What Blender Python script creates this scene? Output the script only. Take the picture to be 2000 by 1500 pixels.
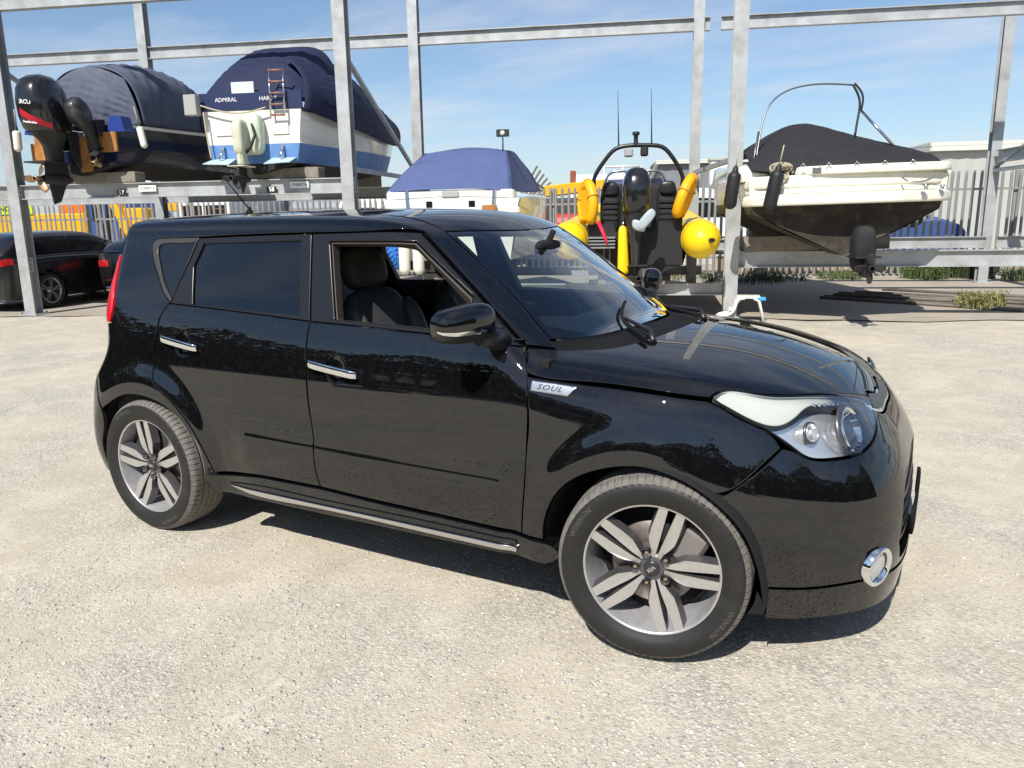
import bpy, bmesh, math, random
import numpy as np
from mathutils import Vector, Matrix
from mathutils.geometry import delaunay_2d_cdt

# ------------------------------------------------------------------ scene, camera, world, sun
for o in list(bpy.data.objects): bpy.data.objects.remove(o)
SC = bpy.context.scene
COL = SC.collection
SC.render.engine = 'CYCLES'
SC.render.resolution_x, SC.render.resolution_y = 1024, 768
CAMPOS = Vector((0.8071, -3.2610, 1.5175))
YAW, PITCH, ROLL, FPX = -0.5056, -0.2114, -0.0162, 1531.2
_f = Vector((math.sin(YAW)*math.cos(PITCH), math.cos(YAW)*math.cos(PITCH), math.sin(PITCH)))
_r = Vector((math.cos(YAW), -math.sin(YAW), 0)); _u = _r.cross(_f)
_r2 = math.cos(ROLL)*_r + math.sin(ROLL)*_u; _u2 = -math.sin(ROLL)*_r + math.cos(ROLL)*_u
cd = bpy.data.cameras.new('camera'); cam = bpy.data.objects.new('camera', cd); COL.objects.link(cam)
cam.matrix_world = Matrix.Translation(CAMPOS) @ Matrix((_r2, _u2, -_f)).transposed().to_4x4()
cd.sensor_width = 36; cd.lens = FPX/2000*36; cd.clip_end = 5000; cd.clip_start = .05
SC.camera = cam

SUN_DIR = Vector((0.10, -1.0, 1.02)).normalized()        # towards the sun
SUN_EL = math.asin(SUN_DIR.z); SUN_AZ = math.atan2(SUN_DIR.x, SUN_DIR.y)
wd = bpy.data.worlds.new('World'); SC.world = wd; wd.use_nodes = True
nt = wd.node_tree; nt.nodes.clear()
wo = nt.nodes.new('ShaderNodeOutputWorld'); bg = nt.nodes.new('ShaderNodeBackground')
sky = nt.nodes.new('ShaderNodeTexSky'); sky.sky_type = 'NISHITA'; sky.sun_disc = False
sky.sun_elevation = SUN_EL; sky.sun_rotation = SUN_AZ
sky.air_density = 1.0; sky.dust_density = .3; sky.ozone_density = 4.0; sky.altitude = 10
bg.inputs[1].default_value = 0.10
# thin high cloud, laid out on the sphere of directions
tc = nt.nodes.new('ShaderNodeTexCoord'); sep = nt.nodes.new('ShaderNodeSeparateXYZ')
nt.links.new(tc.outputs['Generated'], sep.inputs[0])
def wmath(op, a, b):
    m = nt.nodes.new('ShaderNodeMath'); m.operation = op
    for i, v in enumerate((a, b)):
        if hasattr(v, 'is_output'): nt.links.new(v, m.inputs[i])
        else: m.inputs[i].default_value = v
    return m.outputs[0]
zz = wmath('ADD', wmath('MAXIMUM', sep.outputs[2], 0.0), 0.10)
cx = wmath('DIVIDE', sep.outputs[0], zz); cy = wmath('DIVIDE', sep.outputs[1], zz)
cmb = nt.nodes.new('ShaderNodeCombineXYZ'); nt.links.new(cx, cmb.inputs[0]); nt.links.new(cy, cmb.inputs[1])
mp = nt.nodes.new('ShaderNodeMapping'); mp.inputs['Scale'].default_value = (.45, .8, 1); mp.inputs['Rotation'].default_value = (0, 0, .5); mp.inputs['Location'].default_value = (3.1, 1.7, 0)
nt.links.new(cmb.outputs[0], mp.inputs[0])
nz = nt.nodes.new('ShaderNodeTexNoise'); nz.inputs['Scale'].default_value = 1.5; nz.inputs['Detail'].default_value = 7; nz.inputs['Roughness'].default_value = .58
nt.links.new(mp.outputs[0], nz.inputs['Vector'])
cr = nt.nodes.new('ShaderNodeMapRange'); cr.inputs[1].default_value = .46; cr.inputs[2].default_value = .74; cr.inputs[3].default_value = 0; cr.inputs[4].default_value = .65; cr.clamp = True
nt.links.new(nz.outputs[0], cr.inputs[0])
mx = nt.nodes.new('ShaderNodeMix'); mx.data_type = 'RGBA'
nt.links.new(cr.outputs[0], mx.inputs[0]); nt.links.new(sky.outputs[0], mx.inputs[6]); mx.inputs[7].default_value = (7.0, 7.0, 7.2, 1)
# pale haze towards the horizon
hz_ = wmath('POWER', wmath('SUBTRACT', 1.0, wmath('MAXIMUM', sep.outputs[2], 0.0)), 9.0)
mh = nt.nodes.new('ShaderNodeMix'); mh.data_type = 'RGBA'; nt.links.new(wmath('MULTIPLY', hz_, .5), mh.inputs[0]); nt.links.new(mx.outputs[2], mh.inputs[6]); mh.inputs[7].default_value = (3.6, 4.7, 6.1, 1)
nt.links.new(mh.outputs[2], bg.inputs[0]); nt.links.new(bg.outputs[0], wo.inputs[0])

sd = bpy.data.lights.new('sun', 'SUN'); sd.energy = 5.0; sd.angle = math.radians(.53); sd.color = (1, .955, .89)
so = bpy.data.objects.new('sun', sd); COL.objects.link(so); so.rotation_euler = SUN_DIR.to_track_quat('Z', 'Y').to_euler(); so.location = (0, -20, 30)
SC.view_settings.view_transform = 'Standard'; SC.view_settings.look = 'None'
SC.view_settings.exposure = .30; SC.view_settings.gamma = 1

# ------------------------------------------------------------------ helpers
PI = math.pi
random.seed(7); RNG = np.random.default_rng(7)
MATS = {}
def srgb(r, g, b):
    def c(v):
        v /= 255
        return v/12.92 if v <= .04045 else ((v+.055)/1.055)**2.4
    return (c(r), c(g), c(b))
def mat(name, col=(.5, .5, .5), rough=.5, metal=0, spec=.5, coat=0, coatr=.03, noise=0, nscale=8, bump=0, bscale=40, emit=None, trans=0, ior=1.45, dirt=None, dirtscale=3, alpha=None):
    if name in MATS: return MATS[name]
    m = bpy.data.materials.new(name); m.use_nodes = True; t = m.node_tree; b = t.nodes['Principled BSDF']
    b.inputs['Base Color'].default_value = (*col, 1); b.inputs['Roughness'].default_value = rough; b.inputs['Metallic'].default_value = metal
    b.inputs['Specular IOR Level'].default_value = spec; b.inputs['Coat Weight'].default_value = coat; b.inputs['Coat Roughness'].default_value = coatr
    b.inputs['IOR'].default_value = ior; b.inputs['Transmission Weight'].default_value = trans
    tcn = t.nodes.new('ShaderNodeTexCoord')
    if noise or dirt:
        n = t.nodes.new('ShaderNodeTexNoise'); n.inputs['Scale'].default_value = nscale; n.inputs['Detail'].default_value = 6; n.inputs['Roughness'].default_value = .65
        t.links.new(tcn.outputs['Object'], n.inputs['Vector'])
        mr = t.nodes.new('ShaderNodeMapRange'); mr.inputs[1].default_value = .25; mr.inputs[2].default_value = .75; mr.inputs[3].default_value = 1-noise; mr.inputs[4].default_value = 1+noise
        t.links.new(n.outputs[0], mr.inputs[0])
        mm = t.nodes.new('ShaderNodeMix'); mm.data_type = 'RGBA'; mm.blend_type = 'MULTIPLY'; mm.inputs[0].default_value = 1
        mm.inputs[6].default_value = (*col, 1); t.links.new(mr.outputs[0], mm.inputs[7]); out = mm.outputs[2]
        if dirt:
            n2 = t.nodes.new('ShaderNodeTexNoise'); n2.inputs['Scale'].default_value = dirtscale; n2.inputs['Detail'].default_value = 8; n2.inputs['Roughness'].default_value = .7
            t.links.new(tcn.outputs['Object'], n2.inputs['Vector'])
            r2 = t.nodes.new('ShaderNodeMapRange'); r2.inputs[1].default_value = .5; r2.inputs[2].default_value = .72; r2.inputs[4].default_value = dirt[3]; t.links.new(n2.outputs[0], r2.inputs[0])
            m2 = t.nodes.new('ShaderNodeMix'); m2.data_type = 'RGBA'; t.links.new(r2.outputs[0], m2.inputs[0]); t.links.new(out, m2.inputs[6]); m2.inputs[7].default_value = (*dirt[:3], 1); out = m2.outputs[2]
        t.links.new(out, b.inputs['Base Color'])
    if bump:
        n3 = t.nodes.new('ShaderNodeTexNoise'); n3.inputs['Scale'].default_value = bscale; n3.inputs['Detail'].default_value = 5
        t.links.new(tcn.outputs['Object'], n3.inputs['Vector'])
        bp = t.nodes.new('ShaderNodeBump'); bp.inputs['Strength'].default_value = bump; bp.inputs['Distance'].default_value = .02
        t.links.new(n3.outputs[0], bp.inputs['Height']); t.links.new(bp.outputs[0], b.inputs['Normal'])
    if emit:
        b.inputs['Emission Color'].default_value = (*emit[:3], 1); b.inputs['Emission Strength'].default_value = emit[3]
    MATS[name] = m; return m
def thin_glass(name, tint=(1, 1, 1), refl=1.0, rough=0.0, ior=1.5):
    if name in MATS: return MATS[name]
    m = bpy.data.materials.new(name); m.use_nodes = True; t = m.node_tree; t.nodes.clear()
    o = t.nodes.new('ShaderNodeOutputMaterial'); tr = t.nodes.new('ShaderNodeBsdfTransparent'); gl = t.nodes.new('ShaderNodeBsdfGlossy')
    tr.inputs[0].default_value = (*tint, 1); gl.inputs['Roughness'].default_value = rough; gl.inputs[0].default_value = (refl, refl, refl, 1)
    fr = t.nodes.new('ShaderNodeFresnel'); fr.inputs[0].default_value = ior
    mu = t.nodes.new('ShaderNodeMath'); mu.operation = 'MULTIPLY'; mu.inputs[1].default_value = 1.7; mu.use_clamp = True
    t.links.new(fr.outputs[0], mu.inputs[0])
    mxs = t.nodes.new('ShaderNodeMixShader'); t.links.new(mu.outputs[0], mxs.inputs[0]); t.links.new(tr.outputs[0], mxs.inputs[1]); t.links.new(gl.outputs[0], mxs.inputs[2])
    t.links.new(mxs.outputs[0], o.inputs[0]); MATS[name] = m; return m

class MB:
    """collects shapes, then links them as ONE mesh object"""
    def __init__(s): s.v = []; s.f = []; s.smooth = []
    def add(s, v, f, sm=False):
        o = len(s.v); s.v += [tuple(map(float, p)) for p in v]; s.f += [tuple(int(i)+o for i in q) for q in f]; s.smooth += [sm]*len(f); return s
    def box(s, c, d, rz=0, M=None, bev=0):
        hx, hy, hz = d[0]/2, d[1]/2, d[2]/2
        if bev:
            b = min(bev, hx*.9, hy*.9, hz*.9); vs = []
            for sx in (-1, 1):
                for sy in (-1, 1):
                    for sz in (-1, 1):
                        vs += [(sx*hx, sy*(hy-b), sz*(hz-b)), (sx*(hx-b), sy*hy, sz*(hz-b)), (sx*(hx-b), sy*(hy-b), sz*hz)]
            bm = bmesh.new()
            for p in vs: bm.verts.new(p)
            bmesh.ops.convex_hull(bm, input=bm.verts[:]); bm.verts.index_update()
            v = [x.co.copy() for x in bm.verts]; f = [[q.index for q in k.verts] for k in bm.faces]; bm.free()
        else:
            v = [Vector((sx*hx, sy*hy, sz*hz)) for sx in (-1, 1) for sy in (-1, 1) for sz in (-1, 1)]
            f = [(0, 1, 3, 2), (4, 6, 7, 5), (0, 4, 5, 1), (2, 3, 7, 6), (0, 2, 6, 4), (1, 5, 7, 3)]
        R = M if M is not None else Matrix.Rotation(rz, 3, 'Z')
        return s.add([R @ Vector(p) + Vector(c) for p in v], f)
    def bar(s, a, b, w, h, up=(0, 0, 1), bev=0):
        a, b = Vector(a), Vector(b); d = b-a; L = d.length; x = d.normalized(); u = Vector(up)
        y = u.cross(x)
        if y.length < 1e-4: y = Vector((0, 1, 0)).cross(x)
        y.normalize(); z = x.cross(y); M = Matrix((x, y, z)).transposed()
        return s.box((a+b)/2, (L, w, h), M=M, bev=bev)
    def tube(s, pts, r, n=8, caps=True, sm=True):
        pts = [Vector(p) for p in pts]; rs = r if isinstance(r, (list, tuple, np.ndarray)) else [r]*len(pts)
        v = []; f = []; prev = None
        for i, p in enumerate(pts):
            d = (pts[min(i+1, len(pts)-1)]-pts[max(i-1, 0)]).normalized()
            if prev is None:
                a = Vector((0, 0, 1)) if abs(d.z) < .9 else Vector((1, 0, 0)); x = d.cross(a).normalized()
            else:
                x = prev-d*prev.dot(d); x.normalize()
            prev = x; y = d.cross(x)
            v += [p+(x*math.cos(2*PI*k/n)+y*math.sin(2*PI*k/n))*rs[i] for k in range(n)]
        for i in range(len(pts)-1):
            for k in range(n): f.append((i*n+k, i*n+(k+1) % n, (i+1)*n+(k+1) % n, (i+1)*n+k))
        s.add(v, f, sm)
        if caps: s.add(v[:n], [tuple(range(n-1, -1, -1))]); s.add(v[-n:], [tuple(range(n))])
        return s
    def lathe(s, prof, n=32, axis='Z', c=(0, 0, 0), sm=True, M=None):
        v = []; f = []; m = len(prof)
        for k in range(n):
            a = 2*PI*k/n
            for (r, h) in prof:
                p = {'Z': (r*math.cos(a), r*math.sin(a), h), 'Y': (r*math.cos(a), h, r*math.sin(a)), 'X': (h, r*math.cos(a), r*math.sin(a))}[axis]
                p = Vector(p)
                if M is not None: p = M @ p
                v.append(p+Vector(c))
        for k in range(n):
            for i in range(m-1): f.append((k*m+i, k*m+i+1, ((k+1) % n)*m+i+1, ((k+1) % n)*m+i))
        return s.add(v, f, sm)
    def grid(s, P, sm=True, closed_u=False, closed_v=False, flip=False):
        P = np.asarray(P, float); a, b = P.shape[:2]; f = []
        for i in range(a if closed_u else a-1):
            for j in range(b if closed_v else b-1):
                q = (i*b+j, i*b+(j+1) % b, ((i+1) % a)*b+(j+1) % b, ((i+1) % a)*b+j); f.append(q[::-1] if flip else q)
        return s.add(P.reshape(-1, 3), f, sm)
    def prism(s, poly, a, b, sm=False):
        """poly: list of 3D points (front), shifted by vector b-a to the back"""
        d = Vector(b)-Vector(a); n = len(poly); v = [Vector(p) for p in poly]+[Vector(p)+d for p in poly]
        f = [tuple(range(n))[::-1], tuple(range(n, 2*n))]+[(i, (i+1) % n, n+(i+1) % n, n+i) for i in range(n)]
        return s.add(v, f, sm)
    def build(s, name, material, parent=None, fix=True, origin=None):
        me = bpy.data.meshes.new(name); me.from_pydata(s.v, [], s.f); me.update()
        me.polygons.foreach_set('use_smooth', s.smooth)
        if fix:
            bm = bmesh.new(); bm.from_mesh(me); bmesh.ops.remove_doubles(bm, verts=bm.verts[:], dist=1e-5); bmesh.ops.recalc_face_normals(bm, faces=bm.faces[:]); bm.to_mesh(me); bm.free()
        me.materials.append(material); o = bpy.data.objects.new(name, me); COL.objects.link(o)
        if parent is not None: o.parent = parent
        if any(s.smooth) and not all(s.smooth): pass
        return o
def empty(name, loc=(0, 0, 0), rz=0, parent=None):
    o = bpy.data.objects.new(name, None); COL.objects.link(o); o.location = loc; o.rotation_euler = (0, 0, rz); o.empty_display_size = .2
    if parent is not None: o.parent = parent
    return o
def tag(o, label=None, cat=None, group=None, kind=None):
    if label: o['label'] = label
    if cat: o['category'] = cat
    if group: o['group'] = group
    if kind: o['kind'] = kind
    return o
def text_mesh(txt, size, extrude=.0, shear=0, bold=0, spacing=1.0):
    c = bpy.data.curves.new('t', 'FONT'); c.body = txt; c.size = size; c.extrude = extrude; c.align_x = 'CENTER'; c.align_y = 'CENTER'; c.shear = shear; c.offset = bold; c.space_character = spacing; c.resolution_u = 2
    o = bpy.data.objects.new('t', c); COL.objects.link(o); bpy.context.view_layer.update()
    me = bpy.data.meshes.new_from_object(o.evaluated_get(bpy.context.evaluated_depsgraph_get()))
    v = [x.co.copy() for x in me.vertices]; f = [list(p.vertices) for p in me.polygons]
    bpy.data.objects.remove(o); bpy.data.curves.remove(c); bpy.data.meshes.remove(me)
    return v, f
def text_obj(txt, size, M, material, parent, name='lettering', extrude=.0015, **k):
    v, f = text_mesh(txt, size, extrude, **k); mb = MB(); mb.add([M @ p for p in v], f); return mb.build(name, material, parent)
def frame(o, x, y):
    """matrix with local x,y axes at origin o"""
    x = Vector(x).normalized(); z = x.cross(Vector(y)).normalized(); y = z.cross(x)
    return Matrix.Translation(Vector(o)) @ Matrix((x, y, z)).transposed().to_4x4()
# ------------------------------------------------------------------ black car: body surface as one smooth implicit form
class Cub:
    def __init__(s,xs,ys):
        x=np.array(xs,float);y=np.array(ys,float);n=len(x);h=np.diff(x)
        Am=np.zeros((n,n));b=np.zeros(n);Am[0,0]=Am[-1,-1]=1
        for i in range(1,n-1):
            Am[i,i-1]=h[i-1];Am[i,i]=2*(h[i-1]+h[i]);Am[i,i+1]=h[i]
            b[i]=6*((y[i+1]-y[i])/h[i]-(y[i]-y[i-1])/h[i-1])
        s.x,s.y,s.h,s.m=x,y,h,np.linalg.solve(Am,b)
    def __call__(s,t):
        t=np.asarray(t,float);tc=np.clip(t,s.x[0],s.x[-1])
        i=np.clip(np.searchsorted(s.x,tc)-1,0,len(s.x)-2)
        h=s.h[i];a=(s.x[i+1]-tc)/h;b=(tc-s.x[i])/h
        v=a*s.y[i]+b*s.y[i+1]+((a**3-a)*s.m[i]+(b**3-b)*s.m[i+1])*h*h/6
        k0=(s.y[1]-s.y[0])/s.h[0]-s.h[0]*s.m[1]/6;k1=(s.y[-1]-s.y[-2])/s.h[-1]+s.h[-1]*s.m[-2]/6
        return v+np.where(t<s.x[0],(t-s.x[0])*k0,0)+np.where(t>s.x[-1],(t-s.x[-1])*k1,0)
def smax(a,b,k):
    h=np.maximum(k-np.abs(a-b),0)/k
    return np.maximum(a,b)+h**3*k/6
def smin(a,b,k): return -smax(-a,-b,k)
def sst(a,b,t):
    t=np.clip((t-a)/(b-a),0,1);return t**3*(t*(6*t-15)+10)
RWX=-2.57
wz=Cub([.15,.3,.45,.6,.75,.87,1.0,1.1,1.2,1.35,1.46,1.6],[.838,.866,.880,.884,.880,.870,.848,.8205,.789,.7395,.703,.655])
x0f=Cub([.12,.25,.4,.52,.65,.77,.85,.95,1.05],[.735,.758,.780,.775,.738,.672,.625,.548,.42])
x0r=Cub([.2,.37,.5,.63,.74,.84,.93,1.05,1.2,1.35,1.45,1.55],[-3.14,-3.212,-3.217,-3.197,-3.155,-3.075,-3.035,-3.035,-3.015,-2.98,-2.955,-2.94])
zh=Cub([-.6,-.3,-.15,0,.18,.35,.48,.6,.72],[1.095,1.078,1.067,1.053,1.023,.978,.930,.865,.78])
zr=Cub([-3.1,-2.8,-2.4,-1.9,-1.5,-1.1,-.8,-.6],[1.535,1.551,1.560,1.564,1.561,1.543,1.510,1.472])
def Wside(x,z):
    w=wz(z)-.010*((x+1.25)/1.3)**2
    up=sst(1.05,1.5,z)
    w=w-.035*up*(np.clip(-1.3-x,0,9)/1.5)**2
    rf=np.hypot(x,z-.335); rr=np.hypot(x-RWX,z-.335)
    w=w+.022*(1-sst(.40,.54,rf))+.026*(1-sst(.40,.56,rr))
    xf=sst(-2.0,-1.85,x)*(1-sst(-.58,-.52,x))
    w=w+.0085*xf/(1+np.exp(np.clip((z-LZ(x))/.0105,-40,40)))
    return w
def LZ(x): return .583-.020*(x+1.84)/1.3
def F(x,y,z):
    ay=np.sqrt(y*y+1e-6)
    side=(ay-Wside(x,z))
    y4=ay**4;g=np.sqrt(1+(4.32*ay**3)**2)
    front=(x-(x0f(z)-1.08*y4))/g
    rear=((x0r(z)+.33*y4)-x)/np.sqrt(1+(1.32*ay**3)**2)
    hood=(z-(zh(x)-.13*y*y))
    roof=(z-(zr(x)-.085*y*y))
    wind=((z-1.03)+.70*(x+.285+.31*y*y))/1.22
    top=smin(hood,smax(roof,wind,.14),.03)
    k1=.10+.12*sst(-.75,-.15,x)
    f=smax(side,top,k1)
    f=smax(front,f,.12)
    return smax(rear,f,.12-.05*sst(1.2,1.5,z))
def cast(O,Dr,t0,t1,n=60):
    """first outside->inside crossing marching from t1 (outside) to t0"""
    O=np.atleast_2d(O).astype(float);Dr=np.atleast_2d(Dr).astype(float)
    ts=np.linspace(t1,t0,n)
    prev=np.full(len(O),t1);hit=np.full(len(O),np.nan);lo=np.full(len(O),np.nan);done=np.zeros(len(O),bool)
    for t in ts:
        P=O+Dr*t;v=F(P[:,0],P[:,1],P[:,2])
        new=(v<0)&~done
        hit[new]=t;lo[new]=prev[new];done|=new;prev=np.where(done,prev,t)
    a=hit.copy();b=lo.copy()   # a inside, b outside
    for _ in range(40):
        m=(a+b)/2;P=O+Dr*m[:,None];v=F(P[:,0],P[:,1],P[:,2]);ins=v<0
        a=np.where(ins,m,a);b=np.where(ins,b,m)
    return O+Dr*((a+b)/2)[:,None]
def grad(P,e=1e-3):
    x,y,z=P.T
    g=np.stack([F(x+e,y,z)-F(x-e,y,z),F(x,y+e,z)-F(x,y-e,z),F(x,y,z+e)-F(x,y,z-e)],1)
    return g/np.linalg.norm(g,axis=1,keepdims=True)
def spl(seg, step):
    """smooth curve through points, resampled"""
    P = np.array(seg, float)
    d = np.r_[0, np.cumsum(np.linalg.norm(np.diff(P, axis=0), axis=1))]
    n = max(2, int(round(d[-1]/step))+1); t = np.linspace(0, d[-1], n)
    if len(P) == 2: return np.stack([np.interp(t, d, P[:, k]) for k in range(P.shape[1])], 1)
    return np.stack([Cub(d, P[:, k])(t) for k in range(P.shape[1])], 1)
# ------------------------------------------------------------------ ground
RA = Vector((-12.70, 4.45, 0)); RD_ = Vector((.941, .3387, 0)).normalized(); RN = Vector((-RD_.y, RD_.x, 0)); RROT = math.atan2(RD_.y, RD_.x)
def R(s, n, z=0): return RA+RD_*s+RN*n+Vector((0, 0, z))
def gravel_mat():
    m = bpy.data.materials.new('gravel'); m.use_nodes = True; t = m.node_tree; b = t.nodes['Principled BSDF']; b.inputs['Roughness'].default_value = .92; b.inputs['Specular IOR Level'].default_value = .25
    tc_ = t.nodes.new('ShaderNodeTexCoord'); L = t.links
    def noise(sc, det=6, ro=.6):
        n = t.nodes.new('ShaderNodeTexNoise'); n.inputs['Scale'].default_value = sc; n.inputs['Detail'].default_value = det; n.inputs['Roughness'].default_value = ro; L.new(tc_.outputs['Object'], n.inputs['Vector']); return n
    def vor(sc):
        v = t.nodes.new('ShaderNodeTexVoronoi'); v.inputs['Scale'].default_value = sc; L.new(tc_.outputs['Object'], v.inputs['Vector']); return v
    def ramp(src, stops):
        r = t.nodes.new('ShaderNodeValToRGB'); L.new(src, r.inputs[0]); e = r.color_ramp.elements
        while len(e) < len(stops): e.new(.5)
        for k, (p, c) in zip(e, stops): k.position = p; k.color = (*c, 1)
        return r.outputs[0]
    def mix(fac, a, b_, mode='MIX'):
        x = t.nodes.new('ShaderNodeMix'); x.data_type = 'RGBA'; x.blend_type = mode
        if hasattr(fac, 'is_output'): L.new(fac, x.inputs[0])
        else: x.inputs[0].default_value = fac
        for i, v in ((6, a), (7, b_)):
            if hasattr(v, 'is_output'): L.new(v, x.inputs[i])
            else: x.inputs[i].default_value = (*v, 1)
        return x.outputs[2]
    def mr(src, a, b_, c, d):
        r = t.nodes.new('ShaderNodeMapRange'); L.new(src, r.inputs[0]); r.inputs[1].default_value = a; r.inputs[2].default_value = b_; r.inputs[3].default_value = c; r.inputs[4].default_value = d; return r.outputs[0]
    big = noise(.8, 6, .6); mid = noise(3.2, 6, .65); fine = noise(60, 3, .6)
    v1 = vor(75); v2 = vor(150)
    dust = ramp(mid.outputs[0], [(.30, (.45, .40, .305)), (.55, (.55, .495, .385)), (.75, (.62, .565, .455))])
    st = t.nodes.new('ShaderNodeSeparateColor'); L.new(v1.outputs['Color'], st.inputs[0])
    stones = ramp(st.outputs[0], [(.0, (.26, .255, .24)), (.35, (.39, .37, .325)), (.7, (.48, .45, .385)), (1., (.61, .58, .51))])
    cover = mr(big.outputs[0], .42, .58, .10, .95)
    cov2 = t.nodes.new('ShaderNodeMath'); cov2.operation = 'MULTIPLY'; L.new(cover, cov2.inputs[0]); L.new(mr(mid.outputs[0], .35, .62, 1.2, .3), cov2.inputs[1])
    col = mix(cov2.outputs[0], dust, stones)
    col = mix(.5, col, ramp(fine.outputs[0], [(.3, (.66, .66, .66)), (.7, (1.2, 1.2, 1.2))]), 'MULTIPLY')
    L.new(col, b.inputs['Base Color'])
    hgt = t.nodes.new('ShaderNodeMath'); hgt.operation = 'MULTIPLY_ADD'; L.new(mr(v1.outputs['Distance'], 0, .6, 1, 0), hgt.inputs[0]); L.new(cov2.outputs[0], hgt.inputs[1]); L.new(mr(v2.outputs['Distance'], 0, .6, .35, 0), hgt.inputs[2])
    h2 = t.nodes.new('ShaderNodeMath'); h2.operation = 'MULTIPLY_ADD'; L.new(fine.outputs[0], h2.inputs[0]); h2.inputs[1].default_value = .5; L.new(hgt.outputs[0], h2.inputs[2])
    bp = t.nodes.new('ShaderNodeBump'); bp.inputs['Strength'].default_value = .6; bp.inputs['Distance'].default_value = .008; L.new(h2.outputs[0], bp.inputs['Height']); L.new(bp.outputs[0], b.inputs['Normal'])
    return m
GRAVEL = gravel_mat()
xs = np.r_[-1500, -400, -120, -50, -25, np.linspace(-14, 8, 90), 14, 30, 80, 300, 1500]; ys = np.r_[-1500, -400, -100, -40, -18, np.linspace(-9, 9, 75), 15, 30, 80, 300, 1500]
XX, YY = np.meshgrid(xs, ys, indexing='ij')
ZZ = np.where((np.abs(XX+3) < 11) & (np.abs(YY) < 9), .006*np.sin(XX*1.9+.7*YY)+.005*np.sin(YY*2.7-1.1*XX+1)+.003*np.sin(5.1*XX+3.3*YY), 0)-.008
mb = MB(); mb.grid(np.stack([XX, YY, ZZ], 2), sm=True); g = mb.build('ground', GRAVEL); tag(g, kind='structure')
# concrete pad under the racks
PADM = mat('pad_concrete', (.37, .325, .26), .9, noise=.16, nscale=1.2, bump=.25, bscale=60, dirt=(.22, .20, .17, .6), dirtscale=.9)
pad = []
for k, s in enumerate(np.linspace(-22, 40, 125)): pad.append((s, -.22+.10*math.sin(s*1.7)+.07*math.sin(s*4.3+1)+RNG.normal()*.025))
mb = MB(); mb.grid(np.array([[tuple(R(s, n0, .006)), tuple(R(s, 12.5, .006))] for s, n0 in pad]), sm=False); p = mb.build('pavement', PADM); tag(p, kind='structure')
# loose stones on the gravel, thickest near the camera
def pebbles(n):
    bm = bmesh.new(); bmesh.ops.create_icosphere(bm, subdivisions=1, radius=1); base = np.array([v.co for v in bm.verts]); bf = np.array([[v.index for v in f.verts] for f in bm.faces]); bm.free()
    V = []; Fc = []; U = RNG.random(n)
    d = .9*(14/.9)**RNG.random(n); a = math.radians(29)+math.pi/2+RNG.uniform(-.85, .85, n)
    x = CAMPOS.x+np.cos(a)*d; y = CAMPOS.y+np.sin(a)*d
    dens = .5+.5*np.sin(x*1.3+1.1*np.sin(y*.9))*np.sin(y*1.7+.6*np.sin(x*1.1))
    keep = (RNG.random(n) < .25+.9*dens) & ((np.stack([x, y], 1)-np.array([RA.x, RA.y]))@np.array([RN.x, RN.y]) < -.1)
    x = x[keep]; y = y[keep]; m = len(x)
    r = .0022+.0056*RNG.random(m)**3; big = RNG.random(m) < .003; r[big] *= 1.6
    ang = RNG.random(m)*2*PI; ca, sa = np.cos(ang), np.sin(ang); sx = 1+.5*RNG.random(m); sy = .7+.4*RNG.random(m); sz = .28+.2*RNG.random(m)
    B = base[None]*(1+.22*(RNG.random((m, len(base), 1))-.5))*np.stack([sx, sy, sz], 1)[:, None]*r[:, None, None]
    bx = B[..., 0]*ca[:, None]-B[..., 1]*sa[:, None]; by = B[..., 0]*sa[:, None]+B[..., 1]*ca[:, None]
    zg = .006*np.sin(x*1.9+.7*y)+.005*np.sin(y*2.7-1.1*x+1)+.003*np.sin(5.1*x+3.3*y)-.008
    V = np.stack([bx+x[:, None], by+y[:, None], B[..., 2]+(zg+r*.10)[:, None]], 2).reshape(-1, 3); Fc = (bf[None]+len(base)*np.arange(m)[:, None, None]).reshape(-1, 3); me = bpy.data.meshes.new('loose_stones')
    me.vertices.add(len(V)); me.vertices.foreach_set('co', V.ravel()); me.loops.add(len(Fc)*3); me.loops.foreach_set('vertex_index', Fc.ravel().astype(np.int32))
    me.polygons.add(len(Fc)); me.polygons.foreach_set('loop_start', np.arange(0, len(Fc)*3, 3, dtype=np.int32)); me.update(calc_edges=True); me.validate()
    mt = bpy.data.materials.new('pebble_stone'); mt.use_nodes = True; t = mt.node_tree; b_ = t.nodes['Principled BSDF']; b_.inputs['Roughness'].default_value = .85
    gm = t.nodes.new('ShaderNodeNewGeometry'); rp = t.nodes.new('ShaderNodeValToRGB'); t.links.new(gm.outputs['Random Per Island'], rp.inputs[0]); t.links.new(rp.outputs[0], b_.inputs['Base Color'])
    e = rp.color_ramp.elements; e[0].color = (.30, .305, .31, 1); e[1].color = (.62, .59, .53, 1); k = e.new(.4); k.color = (.46, .44, .40, 1); k = e.new(.75); k.color = (.53, .49, .43, 1)
    me.materials.append(mt); o = bpy.data.objects.new('loose_stones', me); COL.objects.link(o); tag(o, 'grey and cream loose stones lying on the compacted gravel yard', 'gravel', kind='stuff')
pebbles(90000)
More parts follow.
